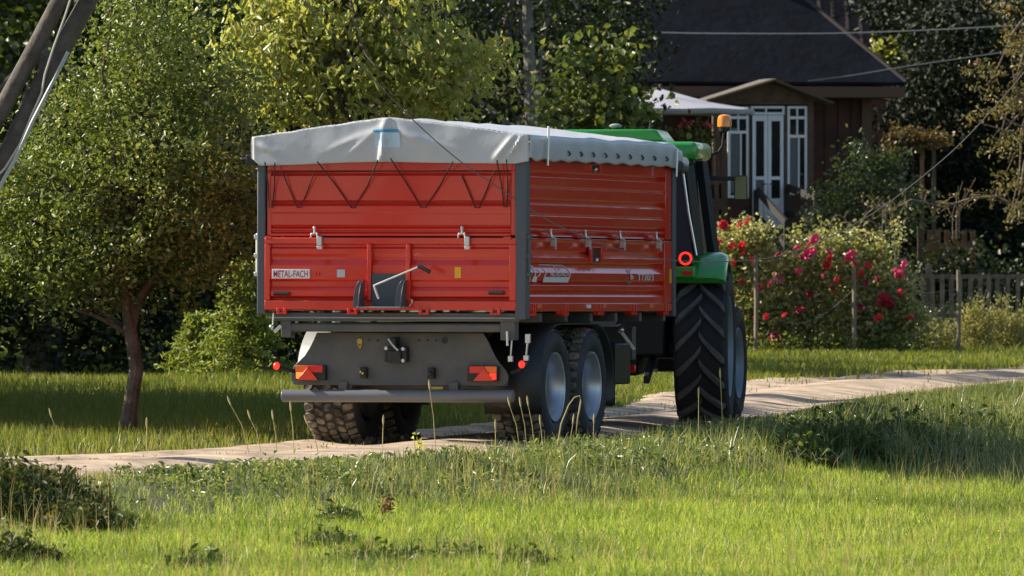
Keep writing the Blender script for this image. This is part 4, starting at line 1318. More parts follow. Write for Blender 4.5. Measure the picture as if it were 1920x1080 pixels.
# mirror and beacon on the right, mirror on the left too
for sg in (-1, 1):
    tx = lambda px: sg * TX(px)
    ar = MB().bar((tx(1306), 1.0, TZ(333)), (tx(1366), 1.0, TZ(334)), .05, .045).build('mirror_arm', M_cab, tractor, bevel=.008)
    a, b = sorted((tx(1364), tx(1389)))
    mr = MB().box(a, b, 1.01, 1.07, TZ(375), TZ(328)).build('mirror', M_cab, tractor, bevel=.012)
    MB().box(a + .01, b - .01, 1.003, 1.0095, TZ(373), TZ(330)).build('mirror_glass', M_mirror, mr)
    MB().box(*sorted((sg * .5, sg * .78)), 1.5, 1.56, .8, 1.0).build('step', M_cab, tractor, bevel=.01)
st = MB().tube([(TX(1322), .9, TZ(290)), (TX(1336), .9, TZ(283)), (TX(1343), .9, TZ(272)), (TX(1346), .9, TZ(246))], .011, 8).build('beacon_stem', M_cab, tractor)
MB().lathe([(TZ(246), .03), (TZ(244), .055), (TZ(237), .06), (TZ(235), .05)], 20, 'z', (TX(1347), .9, 0)).build('beacon_base', M_black, st)
MB().lathe([(TZ(237), .064), (TZ(236), .071), (TZ(222), .070), (TZ(216), .060), (TZ(213.5), .04), (TZ(212.5), 0)], 24, 'z', (TX(1347), .9, 0)).build('beacon_lens', M_beacon, st)
MB().tube([(TX(1347), .9, TZ(236)), (TX(1347), .9, TZ(222))], .03, 12).build('beacon_bulb', M_clear, st)
# ------------------------------------------------------------------ the house and its garden
M_wood = mat('brown_boards', (.062, .022, .013), .8, var=.3, scale=3)
M_gable = mat('gable_boards', (.095, .06, .038), .85, var=.3, scale=4)
M_roof = mat('roof_slate', (.010, .0115, .016), .8, var=.3, scale=1.6, bump=.5, bscale=6, spec=.12)
M_fascia = mat('fascia', (.11, .062, .034), .8)
M_wpaint = mat('white_paint', (.70, .72, .74), .5, var=.05, scale=3)
M_pane = mat('window_glass', (.012, .014, .016), .06, spec=.6)
M_curtain = mat('lace_curtain', (.13, .14, .145), .9)
M_stone = mat('plinth', (.06, .052, .045), .9, var=.2)
M_felt = mat('porch_roofing', (.12, .105, .09), .85, var=.2)
M_weath = mat('weathered_wood', (.21, .155, .11), .9, var=.35, scale=8)
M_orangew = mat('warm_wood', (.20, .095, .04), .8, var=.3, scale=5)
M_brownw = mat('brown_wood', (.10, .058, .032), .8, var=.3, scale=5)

HY = R(10)
hb_ = at(1440, 430, 164)
house = thing('house', 'brown timber house with a dark hipped roof and a white glazed porch', 'house', (hb_.x, 164, 0), (0, 0, HY))
def HX(px): return (px - 1440) / 106.1 / math.cos(HY)
def HZ(py): return 2.1 - (py - 413) / 106.1
GR = 0.95
# walls with the board joints
m = MB()
m.box(-6.5, 2.20, 1.75, 8.5, 1.15, 4.36)
wall_mesh = m
for k in range(36):
    x = -6.45 + k * .245
    if x < -1.0 or x > .85:
        m.box(x, x + .03, 1.73, 1.7495, 1.18, 4.3)
wall = m.build('wall', M_wood, house)
MB().box(2.06, 2.24, 1.70, 1.7495, 1.15, 4.3).build('corner_board', M_fascia, house)
MB().box(-6.52, 2.22, 1.72, 8.52, .6, 1.148).build('plinth', M_stone, house)
ex0, ex1, ey0, ey1, ez = -6.9, 2.72, 1.0, 9.2, HZ(157)
rz = ez + 3.9
m = MB().add([(ex0, ey0, ez), (ex1, ey0, ez), (ex1, ey1, ez), (ex0, ey1, ez), (ex0 + 3.9, 5.1, rz), (ex1 - 3.9, 5.1, rz)], [(0, 1, 5, 4), (1, 2, 5), (2, 3, 4, 5), (3, 0, 4)])
roof_h = m.build('roof', M_roof, house, smooth=0)
s_ = roof_h.modifiers.new('thick', 'SOLIDIFY'); s_.thickness = .06; s_.offset = 1
MB().box(ex0 + .02, ex1 - .02, ey0 + .03, ey0 + .06, ez - .22, ez - .03).box(ex1 - .06, ex1 - .03, ey0 + .061, ey1 - .05, ez - .22, ez - .03).box(ex0 + .02, ex1 - .07, ey0 + .061, 1.74, ez - .23, ez - .20).build('fascia', M_fascia, house)
MB().tube([(ex1, ey0, ez + .05), (ex1 - 3.9, 5.1, rz + .05)], .05, 8).build('hip_ridge', mat('ridge_brown', (.035, .024, .022), .8), roof_h)
MB().box(-2.9, -2.3, 4.4, 5.0, 6.6, 9.2).build('chimney', mat('chimney_brick', (.2, .07, .05), .9, var=.3), roof_h)
# porch
pz = HZ(430)
MB().box(-1.0, .84, .0, 1.74, GR - .3, pz - .01).build('porch_base', M_stone, house)
m = MB().box(-.98, -.31, .02, .12, pz, HZ(372)).box(.30, .82, .02, .12, pz, HZ(366)).box(.72, .82, .125, 1.7, pz, HZ(345)).box(-.98, -.88, .125, 1.7, pz, HZ(372))
m.build('porch_panel', M_wood, house)
MB().box(.715, .825, .0, .11, HZ(365.5), HZ(196)).box(-.99, -.86, .0, .11, HZ(371.5), HZ(196)).box(-.345, -.315, .0, .11, HZ(371.5), HZ(200)).box(.302, .335, .0, .11, HZ(365.5), HZ(200)).build('porch_post', M_gable, house)
MB().box(-.99, .825, .0, .11, HZ(195.8), HZ(188)).build('porch_beam', M_gable, house)
def win(x0, x1, z0, z1, rows, split, par, y=.04, curtain=True):
    """white casement: rows = heights (0..1) of the transoms, split = (bar positions per row)"""
    fr = MB()
    w = .042
    fr.box(x0, x0 + w, y - .03, y + .03, z0, z1).box(x1 - w, x1, y - .03, y + .03, z0, z1).box(x0 + w, x1 - w, y - .03, y + .03, z0, z0 + w).box(x0 + w, x1 - w, y - .03, y + .03, z1 - w, z1)
    lv = [0] + list(rows) + [1]
    for r in rows:
        z = z0 + (z1 - z0) * r
        fr.box(x0 + w, x1 - w, y - .028, y + .028, z - .025, z + .025)
    for a, b, sp in zip(lv[:-1], lv[1:], split):
        for s in sp:
            xx = x0 + (x1 - x0) * s
            fr.box(xx - .014, xx + .014, y - .026, y + .026, z0 + (z1 - z0) * a + .03, z0 + (z1 - z0) * b - .03)
    f = fr.build('window', M_wpaint, par)
    MB().box(x0 + w, x1 - w, y + .002, y + .008, z0 + w, z1 - w).build('pane', M_pane, f)
    return f
wl_ = win(HX(1365), HX(1404), HZ(371), HZ(200), (.72, .88), ((.62,), (.5,), (.5,)), house)
wr_ = win(HX(1477), HX(1514), HZ(365), HZ(199), (.66, .87), ((.58,), (.5,), (.5,)), house)
for wn, a, b, t in ((wl_, 1369, 1387, 240), (wr_, 1481, 1497, 253)):
    m = MB()
    xs_ = np.linspace(HX(a), HX(b), 25)
    m.prism([(x, .030 + .002 * (i % 2)) for i, x in enumerate(xs_)] + [(xs_[-1], .039), (xs_[0], .039)], HZ(362), HZ(t), 'z')
    m.build('curtain', M_curtain, wn, smooth=0)
# double door and the light above
for x0, x1 in ((HX(1411), HX(1439.6)), (HX(1440.4), HX(1470))):
    d = MB()
    y0, y1 = .02, .07
    w = .062
    z0, z1 = pz + .01, HZ(216)
    za, zb, zc = HZ(372), HZ(334), HZ(227)
    d.box(x0, x0 + w, y0, y1, z0, z1).box(x1 - w, x1, y0, y1, z0, z1).box(x0 + w, x1 - w, y0, y1, zc, z1).box(x0 + w, x1 - w, y0, y1, za - .12, za).box(x0 + w, x1 - w, y0, y1, zb - .03, zb + .03).box(x0 + w, x1 - w, y0, y1, z0, z0 + .1)
    d.box(x0 + w, x1 - w, y0 + .02, y1 - .01, z0 + .1, za - .12)
    dr = d.build('door', M_wpaint, house, bevel=.004)
    MB().box(x0 + w, x1 - w, y0 + .022, y0 + .028, zb + .03, zc).build('pane', M_pane, dr)
    MB().box(x0 + w, x1 - w, y0 + .022, y0 + .028, za, zb - .03).build('pane', M_curtain if x0 < -.1 else M_pane, dr)
    hx = x1 - .03 if x0 < -.1 else x0 + .03
    MB().tube([(hx, -.01, HZ(345)), (hx, -.03, HZ(345)), (hx + (.08 if x0 > -.1 else -.08), -.03, HZ(345))], .012, 6).build('handle', M_black, dr)
win(HX(1408), HX(1472), HZ(215), HZ(199), (), ((.45,),), house)
# side light of the porch
fr = MB().box(.775, .845, .25, .35, HZ(330), HZ(197)).box(.775, .845, 1.5, 1.66, HZ(330), HZ(197)).box(.775, .845, .36, 1.49, HZ(330), HZ(322)).box(.775, .845, .36, 1.49, HZ(205), HZ(197)).build('window', M_wpaint, house)
MB().box(.80, .81, .355, 1.495, HZ(321), HZ(206)).build('pane', M_pane, fr)
# porch roof
ap, bl, br = HZ(150), HZ(186), HZ(188)
m = MB().prism([(-1.02, bl - .02), (.98, br - .02), (.06, ap - .05)], -.02, .04, 'y').build('gable', M_gable, house)
pr = MB()
pr.add([(-1.15, -.25, bl - .03), (.06, -.25, ap), (.06, 1.9, ap), (-1.15, 1.9, bl - .03)], [(0, 1, 2, 3)])
pr.add([(1.1, -.25, br - .05), (.06, -.25, ap), (.06, 1.9, ap), (1.1, 1.9, br - .05)], [(0, 1, 2, 3)])
p_ = pr.build('porch_roof', M_felt, house, smooth=0)
s_ = p_.modifiers.new('thick', 'SOLIDIFY'); s_.thickness = .05; s_.offset = 0
MB().bar((-1.17, -.28, bl - .03), (.06, -.28, ap), .03, .12, (0, 1, 0)).bar((1.12, -.28, br - .05), (.06, -.28, ap), .03, .12, (0, 1, 0)).build('barge_board', M_fascia, p_)
# steps and rails
m = MB()
for k in range(5):
    m.box(-.55, .5, -.3 - .28 * (4 - k) - .0, -.001 if k == 4 else -.3 - .28 * (3 - k) - .001, GR - .3, pz - .02 - .18 * (4 - k))
m.build('steps', M_stone, house)
for (xa, za, xb, zb_) in ((HX(1418), HZ(358), HX(1446), HZ(418)), (HX(1476), HZ(352), HX(1502), HZ(372))):
    rl = MB().bar((xa, -.1, za), (xb, -1.3, zb_), .05, .13).bar((xa - .02, -.08, pz - .1), (xa - .02, -.08, za + .02), .08, .08).bar((xb, -1.3, GR - .2), (xb, -1.3, zb_ + .03), .08, .08)
    rl.bar((xa, -.12, za - .45), (xb, -1.28, zb_ - .40), .04, .10)
    rl.build('handrail', mat('dark_rail', (.02, .018, .017), .8), house)

# parasol on the terrace left of the porch
M_canopy = mat('parasol_cloth', (.34, .345, .39), .8)
pc = at(1238, 0, 161)
par_ = thing('parasol', 'open white garden parasol left of the white porch', 'parasol', (pc.x, 161, 1.0))
mb = MB()
n = 8
R_, zt, zr = 1.68, 2.1 + (413 - 166) / 108.1 - 1.0, 2.1 + (413 - 206) / 108.1 - 1.0
vs = [(0, 0, zt)]
for ring, (q, dz) in enumerate(((.5, .02), (1, 0), (1.0, -.09))):
    for k in range(n * 2):
        a = math.pi * k / n + .2
        sag = 1 if k % 2 == 0 else .93
        vs.append((R_ * q * math.cos(a) * sag, R_ * q * math.sin(a) * sag, zt + (zr - zt) * q - dz * 2 * (q < 1) + (dz if ring == 2 else 0) + (.02 if k % 2 and ring else 0)))
mb.add(vs, [(0, 1 + k, 1 + (k + 1) % 16) for k in range(16)] + [(1 + r * 16 + k, 17 + r * 16 + k, 17 + r * 16 + (k + 1) % 16, 1 + r * 16 + (k + 1) % 16) for r in (0, 1) for k in range(16)])
cn = mb.build('canopy', M_canopy, par_, smooth=20)
s_ = cn.modifiers.new('cloth', 'SOLIDIFY'); s_.thickness = .008
MB().tube([(0, 0, -.1), (0, 0, zt + .08)], .025, 10).build('pole', M_brownw, par_)
m = MB()
for k in range(8):
    a = math.pi * 2 * k / 8 + .2
    m.tube([(0, 0, zt - .06), (R_ * .97 * math.cos(a), R_ * .97 * math.sin(a), zr - .03)], .008, 5)
m.build('ribs', M_brownw, par_)

# hanging geranium under the parasol edge
M_gleaf = leaf_mat('geranium_leaf', ((.06, .085, .02), (.09, .10, .025), (.12, .11, .03)), .35)
M_pink = mat('pink_petal', (.62, .10, .16), .7, var=.3, scale=20)
hc = at(1304, 258, 160)
hg = thing('hanging_basket', 'hanging basket of pink geraniums below the white parasol', 'hanging plant', hc)
V, F = leaf_geo(spread(clumps([(Vector((0, 0, .03)), (.30, .30, .19))], 60, .5), 16, .06), .07, .8, .2)
fast('foliage', V, F, M_gleaf, hg)
MB().lathe([(-.22, .0), (-.2, .1), (-.05, .17), (-.02, .17)], 16, 'z').build('pot', M_brownw, hg)
MB().tube([(0, 0, 0), (-.05, 0, .55)], .006, 5).build('hanger', M_black, hg)
for k in range(14):
    m = MB()
    c = Vector((random.uniform(-.28, .28), random.uniform(-.25, .1), random.uniform(.16, .32)))
    for q in range(9):
        m.ball(c + Vector((random.gauss(0, .022), random.gauss(0, .022), random.gauss(0, .02))), .02, .02, .014, 6, 4, .2)
    m.build('flower_head', M_pink, hg)

# timber lattice beside the porch
def post(m, px, p0, p1, Y, w): 
    a, b = at(px, p0, Y), at(px, p1, Y)
    return (a, b)
la = at(1330, 440, 158); la.z = ground_z(la.x, 158)
lat = thing('wooden_lattice', 'brown timber lattice screen between the tractor cab and the porch', 'lattice', la)
L_ = lambda px, py: at(px, py, 158) - la
for px, w in ((1306, .07), (1344, .07), (1358, .10)):
    MB().box(L_(px, 0).x - w / 2, L_(px, 0).x + w / 2, -.04, .04, -.05, L_(0, 262 if px > 1340 else 330).z).build('post', M_brownw, lat)
for a, b in ((338, 346), (372, 393), (424, 440)):
    MB().box(L_(1308, 0).x, L_(1356, 0).x, -.0605, -.041, L_(0, b).z, L_(0, a).z).build('rail', M_brownw, lat)
MB().box(L_(1308, 0).x, L_(1356, 0).x, .041, .06, -.05, L_(0, 345).z).build('backing_board', mat('dark_boards', (.03, .02, .016), .9), lat)

# a barn roof peeping out behind
bb = at(1640, 120, 184); bb.z = 1
barn = thing('barn', 'brown barn roof showing between the house hip and the dark tree', 'barn', bb)
M_barn = mat('barn_roofing', (.035, .022, .02), .85, var=.35, scale=3)
m = MB().add([(-3, 0, 3.6), (2.2, 0, 3.6), (1.6, 3, 6.6), (-3, 3, 6.6)], [(0, 1, 2, 3)])
for k in range(18):
    x = -2.9 + k * .27
    m.bar((x, -.02, 3.62), (x - .05, 2.98, 6.62), .05, .04)
m.build('roof', M_barn, barn, smooth=0)
MB().box(-3, 2, .1, 5, 0, 3.58).build('wall', M_wood, barn)

# picket fence
Y_ = 151
f0 = at(1690, 515, Y_)
fb = Vector((f0.x, Y_, ground_z(f0.x, Y_)))
fence = thing('picket_fence', 'grey weathered picket fence behind the wire fence at the right', 'fence', fb)
x = 0; k = 0
while x < 4.2:
    top = 1.24 - fb.z + random.uniform(-.03, .03)
    w = random.uniform(.062, .08)
    tl = random.uniform(-.02, .02)
    MB().prism([(x, -.1), (x + w, -.1), (x + w + tl, top - .07), (x + w / 2 + tl, top), (x + tl, top - .07)], -.012, .012, 'y').build('picket', M_weath, fence)
    x += .155 + random.uniform(-.01, .012); k += 1
for z in (.28, .92):
    MB().box(-.1, 4.3, .0125, .05, z, z + .07).build('rail', M_weath, fence)
for x in (.4, 2.3, 4.1):
    MB().box(x, x + .1, .0505, .15, -.1, 1.15).build('post', M_weath, fence)

# wooden gate with orange-lit pickets behind
g0 = at(1738, 600, 157); g0.z = ground_z(g0.x, 157)
gate = thing('garden_gate', 'warm brown slatted gate lit by the sun behind the grey pickets', 'gate', g0)
zt = at(0, 431, 157).z - g0.z; zr_ = at(0, 458, 157).z - g0.z
for k in range(6):
    x = k * .148
    MB().box(x, x + .085, -.012, .012, -.05, zt + random.uniform(-.015, .015)).build('slat', M_orangew, gate)
MB().box(-.03, .90, -.0405, -.0125, zr_ - .1, zr_ + .02).build('rail', M_orangew, gate)
MB().box(-.03, .90, -.0405, -.0125, .15, .25).build('rail', M_orangew, gate)
MB().box(-.16, -.05, -.06, .06, -.1, zt + .05).build('post', M_brownw, gate)

# vine trellis
v0 = at(1740, 400, 160); v0.z = ground_z(v0.x, 160)
trel = thing('vine_trellis', 'small timber arbour topped with a browning vine, left of the dark tree', 'arbour', v0)
for px in (1729, 1751):
    x = at(px, 0, 160).x - v0.x
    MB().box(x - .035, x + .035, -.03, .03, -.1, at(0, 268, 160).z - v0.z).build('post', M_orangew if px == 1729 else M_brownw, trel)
zz_ = at(0, 268, 160).z - v0.z
MB().box(-.65, .25, -.0605, -.031, zz_ - .08, zz_).build('cross_rail', M_orangew, trel)
L_vine = leaf_mat('vine_leaf', ((.09, .058, .02), (.065, .052, .016), (.13, .075, .022), (.045, .052, .016)), .35)
V, F = leaf_geo(spread(clumps([(Vector((-.18, 0, zz_ + .08)), (.5, .4, .16)), (Vector((-.45, 0, zz_ - .02)), (.3, .3, .2)), (Vector((.15, 0, zz_ + .02)), (.25, .3, .14))], 70, .5), 14, .07), .085, .75, .4)
fast('vine', V, F, L_vine, trel)

# lilac bush and the bare arching shrubs in front of it
blob_tree('lilac_bush', 'rounded glossy green bush right of the porch steps', 1625, 152,
          [(1620, 350, 0, (.62, .7, .55)), (1560, 400, 0, (.45, .6, .5)), (1660, 310, 0, (.35, .5, .3)), (1615, 285, 0, (.22, .3, .22)), (1690, 400, 0, (.5, .6, .5)), (1600, 460, 0, (.8, .6, .4))], L_lilac, 330, 14, .10, .085, 2.6, .55, r0=.04, nl=14, cat='bush')
def twiggy(name, label, px, py, Y, n, wid, hgt, lm, nleaf, group=None):
    b = at(px, 560, Y); b.z = ground_z(b.x, Y)
    top = at(px, py, Y).z - b.z
    t = thing(name, label, 'shrub', b, group=group)
    m = MB(); C = []
    for k in range(n):
        a = random.uniform(-1, 1)
        x1 = a * wid
        h = top * random.uniform(.6, 1.05)
        y1 = random.uniform(-.4, .4)
        pts = []
        bend = random.uniform(.1, 1.15)
        for q in range(9):
            u = q / 8
            pts.append((x1 * u ** .8 + random.gauss(0, .018), y1 * u, h * math.sin(u * (1.35 + bend)) + random.gauss(0, .012)))
        m.tube(pts, [.011 - .0009 * q for q in range(9)], 5)
        for q in range(4, 9):
            if random.random() < .8:
                p = Vector(pts[q])
                e = p + Vector((random.uniform(-.22, .22), random.uniform(-.1, .1), random.uniform(-.22, .14)))
                m.tube([p, p.lerp(e, .5) + Vector((0, 0, .03)), e], [.007, .006, .003], 4)
                C += [p.lerp(e, random.random()) for _ in range(nleaf)]
    m.build('stems', M_twig, t)
    if C:
        V, F = leaf_geo(np.array([tuple(c) for c in C]) + RNG.normal(size=(len(C), 3)) * .04, .05, .5, .5)
        fast('foliage', V, F, lm, t)
    return t
twiggy('bare_shrub', 'tangled arching shrub of bare twigs in front of the rounded green bush', 1640, 385, 149, 13, .8, 1, L_apple, 3)
# the long bough of the fruit tree that reaches over the garden
at_ = [o for o in bpy.data.objects if o.name == 'apple_tree'][0]
m = MB(); C = []
bough = [at(a, c, 138.3 + d) - at_.location for a, c, d in ((1992, 430, 0), (1950, 408, .1), (1910, 390, .1), (1870, 368, .2), (1820, 372, .3), (1770, 388, .4), (1710, 374, .4), (1668, 392, .5), (1640, 388, .5))]
m.tube(bough, [.04, .034, .028, .022, .017, .013, .010, .007, .004], 7)
for k in range(60):
    i_ = random.randrange(1, 8)
    p = bough[i_].lerp(bough[i_ + 1], random.random())
    e = p + Vector((random.uniform(-.35, .2), random.uniform(-.2, .2), random.uniform(-.28, .26)))
    c = p.lerp(e, .5) + Vector((random.uniform(-.06, .06), 0, random.uniform(0, .08)))
    m.tube([p, c, e], [.007, .005, .003], 4)
    C += [tuple(c.lerp(e, random.random()) + Vector((random.gauss(0, .03), random.gauss(0, .03), random.gauss(0, .03)))) for _ in range(5)]
bo = m.build('bough', M_twig, at_)
V, F = leaf_geo(np.array(C), .055, .5, .5)
fast('foliage', V, F, L_apple, bo)
m = MB()
for k in range(6):
    b = at(1790 + random.uniform(-4, 10), 400, 147.5)
    m.tube([b - Vector((0, 0, .4)), b, b + Vector((random.uniform(-.05, .35), 0, random.uniform(.25, .75)))], [.006, .0045, .003], 5)
bs = m.build('bare_sapling', M_twig); tag(bs, 'thin leafless upright twigs standing left of the fruit tree leaves', 'sapling')

# ------------------------------------------------------------------ roses and the wire fence
L_rose = leaf_mat('rose_leaf', ((.10, .115, .045), (.13, .14, .058), (.065, .080, .028), (.21, .20, .10), (.21, .155, .08)), .40, .34, .6, (1.25, 1.2, .6), 2.55)
M_rose = mat('red_rose', (.80, .02, .04), .6, var=.2, scale=30)
M_rosep = mat('pink_rose', (.75, .06, .19), .6, var=.2, scale=30)
M_rosed = mat('crimson_rose', (.36, .01, .05), .6, var=.2, scale=30)
M_rosel = mat('faded_rose', (.50, .18, .17), .7, var=.2, scale=30)
def rose_mesh(m_, seed):
    rr = random.Random(seed)
    m = MB()
    for ring, (n, r, h) in enumerate(((3, .35, .55), (5, .62, .5), (6, .95, .35), (6, 1.1, .05))):
        for k in range(n):
            a = 2 * math.pi * k / n + ring * .5 + rr.uniform(-.2, .2)
            d = Vector((math.cos(a), math.sin(a), 0)); s = Vector((-math.sin(a), math.cos(a), 0))
            w = .5 * r + .15
            p = [Vector((0, 0, -.25)) + d * r * .25 - s * w * .4, Vector((0, 0, -.25)) + d * r * .25 + s * w * .4,
                 d * r + s * w + Vector((0, 0, h * .5)), d * r * .9 + s * w * .5 + Vector((0, 0, h + .1)), d * r * 1.05 + Vector((0, 0, h + .05)), d * r * .9 - s * w * .5 + Vector((0, 0, h + .1)), d * r - s * w + Vector((0, 0, h * .5))]
            m.add(p, [(0, 1, 2, 6), (2, 3, 5, 6), (3, 4, 5)])
    o = m.build('rose_bloom', m_, None, smooth=50)
    me = o.data
    bpy.data.objects.remove(o)
    return me
ROSE = {k: [rose_mesh(m_, i + 10 * j) for i in range(3)] for j, (k, m_) in enumerate((('r', M_rose), ('p', M_rosep), ('d', M_rosed), ('l', M_rosel)))}
RB = 144.5
def rose_bush(label, px, ells, ncl, blooms):
    b = at(px, 660, RB); b.z = ground_z(b.x, RB)
    ncl = int(ncl * 1.7)
    ells = list(ells) + [(px + random.uniform(-75, 75), 452 + random.uniform(-14, 40), random.uniform(-.3, .3), (.07, .1, random.uniform(.12, .28))) for _ in range(7)]
    t = thing('rose_bush', label, 'rose bush', b, group='rose bushes along the wire fence')
    m = MB()
    vol = [(at(a, c, RB + dy) - b, r) for a, c, dy, r in ells]
    cl = clumps(vol, ncl, .5)
    for k in range(30):
        e = Vector(cl[random.randrange(len(cl))])
        limb(m, (random.uniform(-.25, .25), random.uniform(-.2, .2), -.02), e, .011, .004, .15, 6, 5)
    m.build('canes', M_bark, t)
    V, F = leaf_geo(spread(cl, 12, .095, .8), .070, .6, .2)
    fast('foliage', V, F, L_rose, t)
    blooms = list(blooms) + [(px + random.uniform(-70, 70), random.uniform(440, 600), random.uniform(7, 11), random.choice('rrpd')) for _ in range(9)]
    for (x, y, s, kd) in blooms:
        o = bpy.data.objects.new('rose_bloom', random.choice(ROSE[kd]))
        COL.objects.link(o); o.parent = t
        o.location = at(x, y, RB - .72) - b
        o.scale = (s / 120 * random.uniform(.55, .75),) * 3
        o.rotation_euler = (random.uniform(.5, 1.4), random.uniform(-.4, .4), random.uniform(0, 6))
rose_bush('rose bush with small bright red blooms right behind the tractor fender', 1385,
          [(1370, 500, 0, (.42, .4, .42)), (1400, 580, 0, (.45, .5, .5)), (1355, 455, 0, (.2, .3, .2)), (1420, 450, 0, (.3, .3, .22)), (1385, 430, 0, (.14, .2, .12))], 330,
          [(1387, 422, 13, 'r'), (1402, 415, 11, 'r'), (1373, 461, 12, 'r'), (1391, 461, 11, 'r'), (1395, 474, 10, 'r'), (1409, 487, 12, 'r'), (1356, 422, 11, 'r'), (1341, 435, 10, 'r'), (1340, 455, 13, 'r'), (1349, 452, 9, 'r'), (1338, 466, 9, 'r'), (1424, 540, 10, 'd'), (1455, 636, 17, 'd'), (1364, 430, 8, 'l')])
rose_bush('rose bush with large pink-red blooms between two white-topped fence stakes', 1500,
          [(1480, 520, 0, (.5, .4, .42)), (1530, 500, 0, (.42, .4, .45)), (1470, 600, 0, (.5, .5, .42)), (1550, 590, 0, (.5, .5, .42)), (1495, 445, 0, (.1, .2, .18)), (1540, 455, 0, (.14, .2, .14))], 360,
          [(1495, 465, 10, 'p'), (1519, 476, 19, 'p'), (1528, 448, 15, 'p'), (1554, 473, 10, 'p'), (1556, 484, 9, 'r'), (1550, 497, 12, 'r'), (1460, 522, 15, 'l'), (1500, 582, 13, 'd'), (1528, 660, 9, 'r'), (1560, 540, 9, 'd')])
rose_bush('rose bush with magenta and dark crimson blooms at the right end of the row', 1640,
          [(1600, 510, 0, (.4, .4, .4)), (1650, 540, 0, (.42, .4, .4)), (1620, 600, 0, (.5, .5, .4)), (1690, 590, 0, (.3, .4, .36)), (1640, 480, 0, (.3, .3, .16)), (1690, 530, 0, (.22, .3, .2)), (1715, 600, 0, (.3, .4, .3)), (1660, 630, 0, (.5, .5, .2))], 380,
          [(1595, 480, 18, 'p'), (1600, 490, 11, 'p'), (1696, 497, 13, 'p'), (1689, 513, 17, 'p'), (1684, 516, 11, 'p'), (1660, 564, 20, 'd'), (1668, 567, 15, 'd'), (1652, 566, 13, 'd'), (1647, 596, 14, 'r'), (1622, 531, 10, 'd'), (1612, 575, 10, 'd')])
L_weed = leaf_mat('weed_leaf', ((.10, .14, .03), (.14, .17, .04), (.08, .11, .025), (.20, .20, .06)), .42)
L_mug = leaf_mat('mugwort_leaf', ((.18, .18, .07), (.22, .205, .09), (.13, .145, .05), (.25, .22, .11)), .42)

def herb(name, label, cat, base, h, r, n, lm, L, asp, ncl=1, droop=.1, stem=.006, tall=.6, group=None, lean=.15):
    """leafy stems from one root"""
    t = thing(name, label, cat, base, group=group)
    m = MB(); C = []
    for k in range(n):
        a = random.uniform(0, 6.28); q = r * math.sqrt(random.random())
        x0, y0 = q * math.cos(a), q * math.sin(a)
        hh = h * random.uniform(tall, 1.0) * (1 - .35 * (q / r) ** 2)
        ex, ey = x0 + random.gauss(0, lean) * hh, y0 + random.gauss(0, lean) * hh
        m.tube([(x0, y0, -.02), ((x0 + ex) / 2, (y0 + ey) / 2, hh * .55), (ex, ey, hh)], [stem, stem * .8, stem * .4], 5)
        nl = int(ncl * hh / .05)
        for i in range(nl):
            u = (i + random.random()) / nl
            s = r * .25 * (1 - .6 * u) + .02
            C.append((x0 + (ex - x0) * u + random.gauss(0, s), y0 + (ey - y0) * u + random.gauss(0, s), max(.01, hh * u + random.gauss(0, .02))))
    m.build('stems', lm, t)
    V, F = leaf_geo(np.array(C), L, asp, droop, upn=.6)
    fast('foliage', V, F, lm, t)
    return t
for k, (px, top, Y, w, lb) in enumerate(((1830, 540, 147, .26, 'tall pale yellow-green weed just right of the right-hand fence stake'), (1885, 545, 147.5, .3, 'tall pale yellow-green weed in front of the pickets at the right edge'), (1760, 585, 146, .3, 'lower pale weed left of the right-hand fence stake'))):
    b = at(px, 640, Y); b.z = ground_z(b.x, Y)
    herb('mugwort', lb, 'weed', b, at(px, top, Y).z - b.z, w, 30, L_mug, .06, .35, 5, -.6)
for k, (px, w, lb) in enumerate(((1460, .5, 'low green weeds at the foot of the roses behind the tractor wheel'), (1580, .5, 'low green weeds under the middle rose bush'), (1690, .45, 'low green weeds under the rightmost rose bush'))):
    b = at(px, 655, 144); b.z = ground_z(b.x, 144)
    herb('weed_clump', lb, 'weeds', b, .42, w, 50, L_weed, .07, .45, 3, .1)

M_stake = mat('fence_stake', (.22, .18, .125), .85, var=.25, scale=9)
stakes = []
for px, top, lb in ((1417, 478, 'grey fence stake against the leftmost rose bush'), (1601, 500, 'pale-topped fence stake in the middle of the roses'), (1797, 506, 'sunlit bare fence stake in front of the grey pickets')):
    Yk = 143.6
    b = at(px, 640, Yk); b.z = ground_z(b.x, Yk)
    h = at(px, top, Yk).z - b.z
    s = MB().tube([(0, 0, -.1), (.01, 0, h * .5), (.0, 0, h)], [.034, .033, .030], 10).build('fence_stake', M_stake, bevel=.004)
    s.location = b
    tag(s, lb, 'fence stake', 'stakes of the wire fence')
    stakes.append((b, h))
M_wire = mat('galvanised_wire', (.32, .32, .31), .45, metal=.6)
m = MB()
(b0, h0), (b1, h1), (b2, h2) = stakes
def sagline(a, c, s, n=10): return [Vector(a).lerp(Vector(c), k / n) - Vector((0, 0, s * math.sin(math.pi * k / n))) for k in range(n + 1)]
m.tube(sagline(b0 + Vector((0, -.05, h0 * .45)), b1 + Vector((0, -.05, h1 * .75)), .35), .0026, 5)
m.tube(sagline(b1 + Vector((0, -.05, h1 * .72)), b1 + Vector((.5, -.05, h1 * .3)), .05), .0026, 5)
m.tube(sagline(b1 + Vector((0, -.05, h1 * .8)), b2 + Vector((0, -.05, h2 * .78)), .10), .003, 5)
m.tube(sagline(b2 + Vector((0, -.05, h2 * .76)), b2 + Vector((-.95, -.05, .1)), .03), .003, 5)
m.tube(sagline(b2 + Vector((0, -.05, h2 * .45)), b2 + Vector((-.45, -.05, .2)), -.05), .0026, 5)
tag(m.build('fence_wire', M_wire), 'slack wire strung between the stakes in front of the roses', 'wire')

